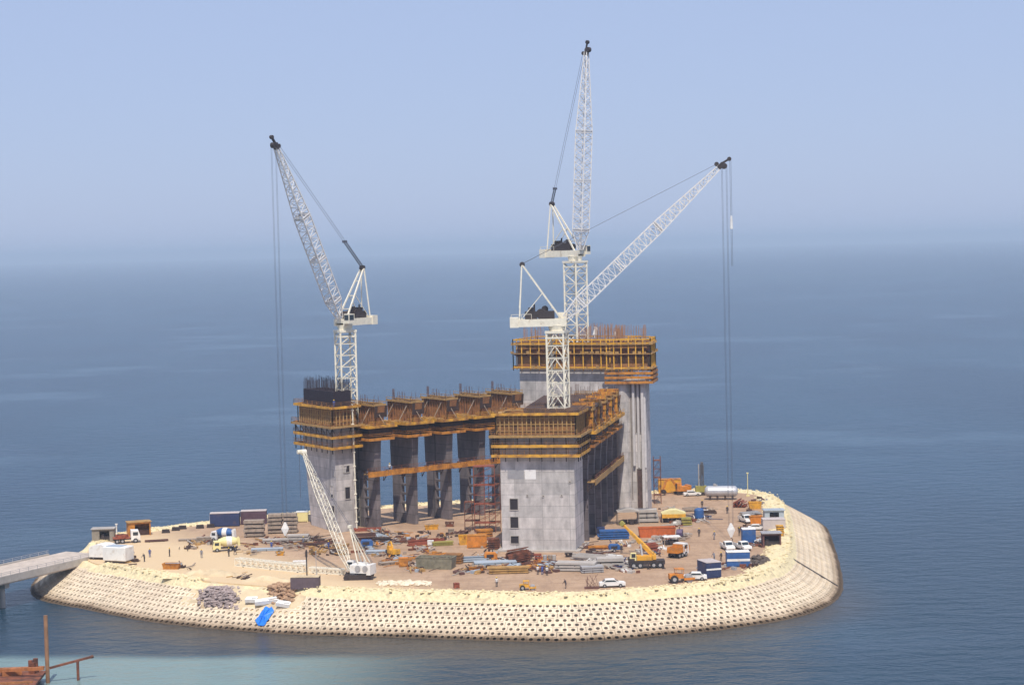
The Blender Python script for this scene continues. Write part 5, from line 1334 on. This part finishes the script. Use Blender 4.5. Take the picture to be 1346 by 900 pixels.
# vehicles right yard
car(981, 687, R(-75), WHITE, 'white pickup farthest back, beside the orange-yellow skip', 'pickup', 1, 'pickup truck')
car(957, 723, R(-80), WHITE, 'white pickup, left one of two behind the striped blue cabin', 'pickup', 1, 'pickup truck')
car(977, 723, R(-70), WHITE, 'white pickup, right one of two behind the striped blue cabin', 'pickup', 1, 'pickup truck')
car(805, 772, R(3), WHITE, 'white car parked alone by the near bank', 'saloon', 1, 'car')
car(913, 763, R(175), WHITE, 'white estate car touching the orange road roller', 'saloon', 1, 'car')
car(996, 697, R(-10), WHITE, 'white car half hidden behind the plain blue cabin', 'saloon', .85, 'car')
container(985, 715, 2.6, 2.4, 2.9, BLUE, 'plain blue cabin with a white roof behind the white pickups', 0, roof=WHITE, name='site_cabin', cat='cabin')
container(971, 745, 4.2, 2.4, 2.7, BLUE, 'bright blue cabin with a white stripe facing the yard', 0, stripe=(1.1,1.55), roof=WHITE, name='site_cabin', cat='cabin')
container(934, 760, 2.8, 4.2, 2.8, DBLUE, 'dark blue cabin with a white stripe beside the white estate car', R(18), stripe=(1.5,1.8), roof=PINKG, name='site_cabin', cat='cabin')
# road roller (orange) and bank machine
def roller(px, py, m_, label, rz=0, s=1.0):
    root = thing('road_roller', label, 'road roller', loc(px, py, 1.6), rz)
    mb = MB(); mb.cyl((1.3*s,-.75*s,.6*s), (1.3*s,.75*s,.6*s), .6*s, 16); mb.build('roller_drum', GREY, root, world=False)
    for y in (-.75*s,.75*s): wheel(root, -1.1*s, y, .62*s, .35)
    mb = MB(); mb.xprof([(-1.8*s,.7*s),(.4*s,.7*s),(.4*s,1.3*s),(-.5*s,1.45*s),(-1.8*s,1.4*s)], -.6*s, .6*s); mb.bx(.4*s,2.1*s,-.9*s,-.78*s,.45*s,.8*s).bx(.4*s,2.1*s,.78*s,.9*s,.45*s,.8*s); mb.build('body', m_, root, world=False)
    mb = MB(); mb.bx(-.9*s,.5*s,-.7*s,.7*s,2.1*s,2.2*s)
    for x in (-.8*s,.4*s):
        for y in (-.6*s,.6*s): mb.bx(x-.04,x+.04,y-.04,y+.04,1.3*s,2.1*s)
    mb.build('sunshade', m_, root, world=False)
roller(895, 766, OPNT, 'orange road roller by the near bank beside the white estate car', R(8), 1.15)
roller(693, 776, YPNT, 'small yellow road roller by the near bank below the front core', R(2), .75)
mb = MB(); p = gp(778, 773)
for k in range(14): mb.beam((p.x+random.uniform(-1.2,1.2),p.y+random.uniform(-.4,.4),0), (p.x+random.uniform(-1.3,1.3),p.y+.1,random.uniform(1,2.6)), .05)
mb.box(p.x,p.y,.15,2.6,1.0,.3); tag(mb.build('rebar_rack', BAR), 'rack of upright rusty bars left of the white parked car', 'bar rack')
container(600, 773, .9, .8, .8, REDRUST, 'small red box on the open ground behind the near bank', .3, door=False, name='toolbox', cat='box', roof=REDRUST)
# rubbish / shrubs heap right
mb = MB()
p = gp(997, 738)
for k in range(150):
    a = random.gauss(0,1.2); b = random.gauss(0,2.0); mb.rock(p.x+a, p.y+b, max(0,1.2-.3*abs(a)-.2*abs(b))*random.random(), random.uniform(.25,.6))
tag(mb.build('scrap_heap', mat('dark_scrap', (.10,.075,.06), .85, .5, 1.5)), 'dark scrap heap right of the bright blue striped cabin', 'scrap heap')
bundle(1000, 715, 2.6, 1.6, 1.0, WHITE, 'white curved pipes between the blue cabin and the maroon hut', 14, R(60), .22)
# cream rubble near the front bank
mb = MB()
for k in range(110):
    q = gp(random.uniform(497,566), 770-random.random()*5); mb.rock(q.x, q.y, .15, random.uniform(.25,.6))
tag(mb.build('rubble_heap', mat('cream_rubble', (.72,.62,.46), .9, .2, 1)), 'low heap of cream rubble right of the crawler crane', 'rubble heap')
# mobile crane
root = thing('mobile_crane', 'yellow mobile crane with its telescopic boom raised to the left', 'mobile crane', loc(851, 747, 2.6), R(0))
mb = MB(); mb.bx(-3.4,3.3,-1.2,1.2,.75,1.45).bx(-3.5,-2.3,-1.2,1.2,1.452,1.9); mb.build('carrier', DARK, root, world=False)
for x in (-2.5,-1.3,1.2,2.4):
    for y in (-1.1,1.1): wheel(root, x, y, .6, .35)
mb = MB(); mb.bx(-1.9,1.0,-1.1,1.1,1.5,2.3).bx(.9,1.7,-1.1,1.1,1.6,2.5); mb.build('turntable', YPNT, root, world=False)
mb = MB(); mb.xprof([(-3.3,1.5),(-2.0,1.5),(-2.0,2.9),(-3.0,2.9)], -1.15, -.2); c = mb.build('cab', PALEY, root, world=False)
mb = MB(); mb.bx(-2.9,-2.15,-1.19,-1.152,2.1,2.8); mb.build('window', GLASS, c, world=False)
f = Vector((1.1,0,2.4)); t_ = at(820, 690, 362)-Vector(root.location); d = t_-f
mb = MB(); mb.beam(f, f+d*.5, .62, .7); mb.beam(f+d*.5, f+d*.78, .46, .54); mb.beam(f+d*.78, t_, .34, .4); b = mb.build('boom', YPNT, root, world=False)
mb = MB(); mb.beam(t_, t_+d.normalized()*.9, .6, .7); mb.cyl(t_+Vector((-.4,-.5,.3)), t_+Vector((-.4,.5,.3)), .4, 10); mb.build('boom_head', OLIVE, b, world=False)
mb = MB(); mb.cyl(Vector((-.8,0,2.2)), f+d*.42, .2, 8); mb.build('luffing_ram', GREY, root, world=False)
for x in (-3.1,.2,3.0):
    mb = MB(); mb.bx(x-.15,x+.15,-1.9,-1.2,.9,1.1).bx(x-.1,x+.1,-1.9,-1.7,0.05,.9).bx(x-.35,x+.35,-2.1,-1.5,0,.06); mb.build('outrigger', DARK, root, world=False)

def mesh_sheet(px, py, D, s_, label):
    p = at(px, py, D); mb = MB(); mb.prism([(-.5*s_,-.2),(.4*s_,-.3),(.6*s_,.2),(-.3*s_,.3)], 0, 1.6*s_, [(-.1*s_,-.1),(.5*s_,-.2),(.7*s_,.1),(0,.2)]); mb.box(.1,0,1.7*s_,.5*s_,.4,.3*s_,.4); mb.box(0,0,-.3,.3,.3,.8)
    o = mb.build('white_sack', WHITE); o.location = p; tag(o, label, 'sack')
mesh_sheet(782, 440, 443, 1.0, 'larger white sack standing on the rear core formwork right of the crane mast')
mesh_sheet(808, 442, 441, .6, 'smaller white sack on the rear core formwork among the starter bars')
# rusty pontoon, bottom left ------------------------------------------
root = thing('rusty_pontoon', 'rusty orange work pontoon cut by the lower left corner', 'pontoon', (-82, 297, SEA), R(4))
mb = MB(); mb.xprof([(-18,-.6),(6.5,-.6),(8,1.2),(8,1.6),(-18,1.6)], -7, 4); mb.build('hull', RUST, root, world=False)
mb = MB()
for y in (-6.8, 3.8): mb.beam((-18,y,2.2), (7.8,y,2.2), .3); 
for x in range(-17, 9, 3):
    for y in (-6.8, 3.8): mb.beam((x,y,1.6), (x,y,2.2), .25)
mb.beam((-6,3.5,1.9), (8.5,-1,3.0), .5); mb.box(3,2,2.0,3,2,.9,.3); mb.box(-2,0,2.1,4,3,1.1,.1)
mb.build('deck_rail', mat('burnt_orange_rust', (.36,.13,.04), .8, .4, 1), root, world=False)
mb = MB(); mb.cyl((8.5,2.2,-2), (8.5,2.2,10.6), .32, 10); mb.build('spud_leg', mat('tan_rust', (.28,.14,.07), .8, .35, .8), root, world=False)
for (x,y,h) in ((5.9,2.5,3.6),(6.6,2.9,3.8),(6.3,2.1,3.3)):
    mb = MB(); mb.cyl((x,y,1.6), (x,y,h), .38, 10); mb.build('bollard', RUST, root, world=False)
mb = MB(); mb.beam((8.8,2.4,2.3), (15.0,3.8,3.5), .34); mb.cyl((15.0,3.8,3.5), (15.4,3.9,3.57), .26, 8); mb.cyl((13.0,3.35,3.0), (13.0,3.35,-2.0), .22, 8); mb.build('outreach_beam', RUST, root, world=False)

def litter(name, label, boxes, mats_, n, lmax=2.2):
    mb = MB(); cl_ = []
    for k in range(max(6, n//16)):
        x0, x1, y0, y1 = random.choice(boxes); cl_.append((random.uniform(x0,x1), random.uniform(y0,y1), random.randrange(len(mats_)), random.random()*3))
    for k in range(n):
        c_ = random.choice(cl_); q = gp(c_[0]+random.gauss(0,6), c_[1]+random.gauss(0,1.8)); mb.k = c_[2] if random.random() < .6 else random.randrange(len(mats_))
        r = random.random()
        if r < .55:
            a = c_[3]+random.gauss(0,.25); l = random.uniform(.5, lmax); z = random.uniform(.05,.35)
            mb.beam((q.x-l*math.cos(a), q.y-l*math.sin(a), z), (q.x+l*math.cos(a), q.y+l*math.sin(a), z+random.uniform(0,.35)), random.uniform(.07,.22))
        elif r < .85: mb.box(q.x, q.y, .2, random.uniform(.3,1.3), random.uniform(.3,1), random.uniform(.2,.8), random.random()*3)
        else: mb.rock(q.x, q.y, .1, random.uniform(.2,.5))
    o = mb.build(name, mats_); o['kind'] = 'stuff'; o['label'] = label
litter('building_debris', 'loose building debris strewn over the yard between the cores', [(468,660,700,745),(468,560,695,716),(540,700,735,752),(650,740,735,750)], [BAR, DKTIM, TIM, PRECAST, RUST, BGREY, ORG, PLANK], 1100)
litter('building_debris', 'loose building debris strewn around the mobile crane', [(740,832,712,752),(770,812,725,745),(838,895,700,735),(865,935,668,690)], [BAR, DKTIM, TIM, PRECAST, PRECAST, RUST, DBLUE, WHITE], 700)
litter('building_debris', 'loose building debris below the left core and the stacks', [(255,345,700,722),(340,460,705,728),(375,450,715,722)], [BAR, DKTIM, TIM, PRECAST, RUST, PLANK], 420)
litter('building_debris', 'loose building debris along the right bank', [(965,1003,660,700),(985,1003,705,745),(925,1000,742,752)], [BAR, DKTIM, TIM, RUST, GREY], 170, 1.2)
litter('building_debris', 'small pale rubbish on the sand by the left bank', [(165,250,732,752),(205,330,700,735),(270,330,742,762)], [DKTIM, TIM, PLANK], 60, .9)
def mound(px, py, Lc, Wd, H, m_, label, rz=0, cat='sand heap', name='sand_heap'):
    mb = MB(); A_, B_ = 22, 14; vv = []; ff = []; p = gp(px, py)
    for a in range(A_+1):
        for b_ in range(B_+1):
            u, v = a/A_*2-1, b_/B_*2-1; x, y = u*Lc/2, v*Wd/2
            e = max(0, 1-u*u)*max(0, 1-v*v)
            z = H*e**.7*(.75+.6*mn.fractal(Vector((x*.6+px, y*.6, 0)), 1, 2, 4))-.05
            vv.append((x, y, z if e > 0 else -.05))
    for a in range(A_):
        for b_ in range(B_): i = a*(B_+1)+b_; ff.append((i, i+1, i+B_+2, i+B_+1))
    mb._add(vv, ff); o = mb.build(name, m_); o.location = (p.x, p.y+Wd/2, 0); o.rotation_euler = (0,0,rz); tag(o, label, cat)
mound(275, 757, 11, 3.2, 1.3, SAND, 'long low yellow sand heap left of the cream lattice section', -.25)
mound(350, 765, 9, 3.0, 1.2, SAND, 'sand heap between cream lattice section and sunken container', -.2)
mound(232, 760, 6, 2.0, .9, ROCKY, 'small pale heap right of the rusty orange skip', -.2, name='spoil_heap', cat='spoil heap')
mound(742, 690, 7, 3, 1.1, EARTH, 'brown earth heap hidden low behind the front core', 0, name='spoil_heap', cat='spoil heap') if False else None
mound(548, 706, 6, 3, 1.1, EARTH, 'brown spoil heap between the first piers and the red girder', .1, name='spoil_heap', cat='spoil heap')
mound(876, 728, 4, 2, .9, EARTH, 'brown spoil heap left of the orange and white dumper', .1, name='spoil_heap', cat='spoil heap')
# people ---------------------------------------------------------------
def person_mesh(pose, cloth):
    J = {'pel':(0,0,.95),'ches':(0,0,1.3),'neck':(0,0,1.48),'head':(0,.01,1.62),'top':(0,.01,1.74)}
    st = {'walk':.22,'stand':.03,'bend':.05}[pose]
    E = [('pel','ches'),('ches','neck'),('neck','head'),('head','top')]
    lean = .35 if pose == 'bend' else 0
    for k in ('ches','neck','head','top'):
        x, y, z = J[k]; J[k] = (x, y+lean*(z-.95)*1.2, z-lean*.25*(z-.95))
    rad = {'pel':.15,'ches':.17,'neck':.06,'head':.105,'top':.07}
    for s, n in ((-1,'l'), (1,'r')):
        J['hip'+n] = (.1*s,0,.88); J['kn'+n] = (.11*s, st*s*.8+.03, .48); J['an'+n] = (.11*s, st*s, .08); J['to'+n] = (.12*s, st*s+.18, .04)
        J['sh'+n] = (.2*s, J['ches'][1], 1.4); J['el'+n] = (.27*s, J['ches'][1]-st*s*.5+lean*.5, 1.12); J['wr'+n] = (.27*s, J['ches'][1]-st*s*.9+.1+lean*.6, .88+lean*.1)
        J['ha'+n] = (.26*s, J['wr'+n][1]+.04, J['wr'+n][2]-.12)
        E += [('pel','hip'+n),('hip'+n,'kn'+n),('kn'+n,'an'+n),('an'+n,'to'+n),('ches','sh'+n),('sh'+n,'el'+n),('el'+n,'wr'+n),('wr'+n,'ha'+n)]
        rad.update({'hip'+n:.11,'kn'+n:.075,'an'+n:.05,'to'+n:.04,'sh'+n:.075,'el'+n:.05,'wr'+n:.035,'ha'+n:.04})
    ks = list(J); me = bpy.data.meshes.new('person_skel'); me.from_pydata([J[k] for k in ks], [(ks.index(a), ks.index(b)) for a, b in E], [])
    o = bpy.data.objects.new('person_skel', me); C.objects.link(o); md = o.modifiers.new('s', 'SKIN')
    for i, k in enumerate(ks): me.skin_vertices[0].data[i].radius = (rad[k], rad[k]); me.skin_vertices[0].data[i].use_root = (k == 'pel')
    o.modifiers.new('sub', 'SUBSURF').levels = 1
    dg = bpy.context.evaluated_depsgraph_get(); dg.update(); m2 = bpy.data.meshes.new_from_object(o.evaluated_get(dg)); bpy.data.objects.remove(o)
    m2.materials.clear(); m2.materials.append(cloth); m2.materials.append(SKIN); m2.materials.append(COV_D)
    for f_ in m2.polygons:
        z = f_.center.z; x = abs(f_.center.x)
        f_.material_index = 1 if (z > 1.47 or (x > .22 and z < .9)) else (2 if z < .12 or (cloth is COV_W and z < .92 and x < .2) else 0)
        f_.use_smooth = True
    return m2
hm = MB(); hm.lathe([(.145,1.66),(.14,1.70),(.12,1.77),(.06,1.82)], 10); hm_o = None
PM = {}
def person(px, py, pose, cloth, label, rz=0):
    key = (pose, cloth.name)
    if key not in PM: PM[key] = person_mesh(pose, cloth)
    root = bpy.data.objects.new('person', PM[key]); C.objects.link(root)
    root.location = loc(px, py); root.rotation_euler = (0,0,rz); tag(root, label, 'person', 'workers in the yard')
    if pose != 'bend': h = hm.build('helmet', HELY, None); h.parent = root; h.location = (0,.01,0)
    return root
for a in [(175,733,'walk',COV_B,'person in blue, nearest to the white box cabin',1.2), (197,732,'stand',COV_B,'person in blue standing alone mid way between cabin and rusty skip',.4),
          (223,731,'stand',COV_D,'person in dark clothes standing behind the rusty orange skip',2), (190,738,'bend',COV_D,'person bending down near the left bank',1),
          (265,733,'stand',COV_G,'person in grey standing alone on the sand left of the mixer trucks',0), (301,731,'stand',COV_D,'person in dark clothes in front of the pale yellow mixer truck',1),
          (309,729,'walk',COV_D,'person in dark clothes right of the pale yellow mixer truck',-1), (357,722,'stand',COV_B,'person in blue among the grey sheets left of the hook block',0),
          (399,716,'stand',COV_G,'person in grey at the foot of the left core',0), (432,722,'walk',COV_B,'person in blue walking behind the crawler boom',1),
          (707,755,'stand',COV_W,'person in a white shirt, left of three together in front of the front core',.3), (713,755,'bend',COV_B,'person in blue bending, middle of three in front of the front core',0),
          (719,756,'stand',COV_W,'person in a white shirt, right of three together in front of the front core',-.5), (817,727,'stand',COV_D,'person in dark clothes standing by the pale blue pump',0),
          (919,705,'stand',COV_D,'person in dark clothes mid yard between canopy and hook block',0), (939,709,'walk',COV_G,'person in grey walking left of the right hook block',.8),
          (948,737,'walk',COV_D,'person in dark clothes walking before the striped blue cabin',1), (939,737,'bend',COV_G,'person in grey bending beside the walking worker',.5),
          (923,667,'stand',COV_D,'person in dark clothes beside the round blue tank',0), (956,675,'stand',COV_D,'person in dark clothes below the silver tank',0),
          (972,704,'stand',COV_D,'person in dark clothes left of the plain blue cabin',0), (744,773,'bend',COV_D,'person bending on the near bank left of the bar rack',1.2),
          (653,771,'stand',COV_W,'person in white standing behind the near bank below the front core',.2)]:
    person(*a)
for px, D, z, y, cl, lab in [(438, 411.3, 26.85, 0, COV_B, 'person in blue standing high on the left core formwork'), (509, 417.8, 12.32, 0, COV_W, 'person in a white shirt on the orange left wing walkway'), (560, 0, 0, 0, COV_D, '')]:
    if not lab: continue
    q = at(px, 500, D); o = person(700, 755, 'stand', cl, lab, 0); X = q.x if z > 20 else q.x; o.location = (X, D, z); o['group'] = 'workers up on the building'
for o in bpy.data.objects:
    if '_w' in o.keys(): del o['_w']
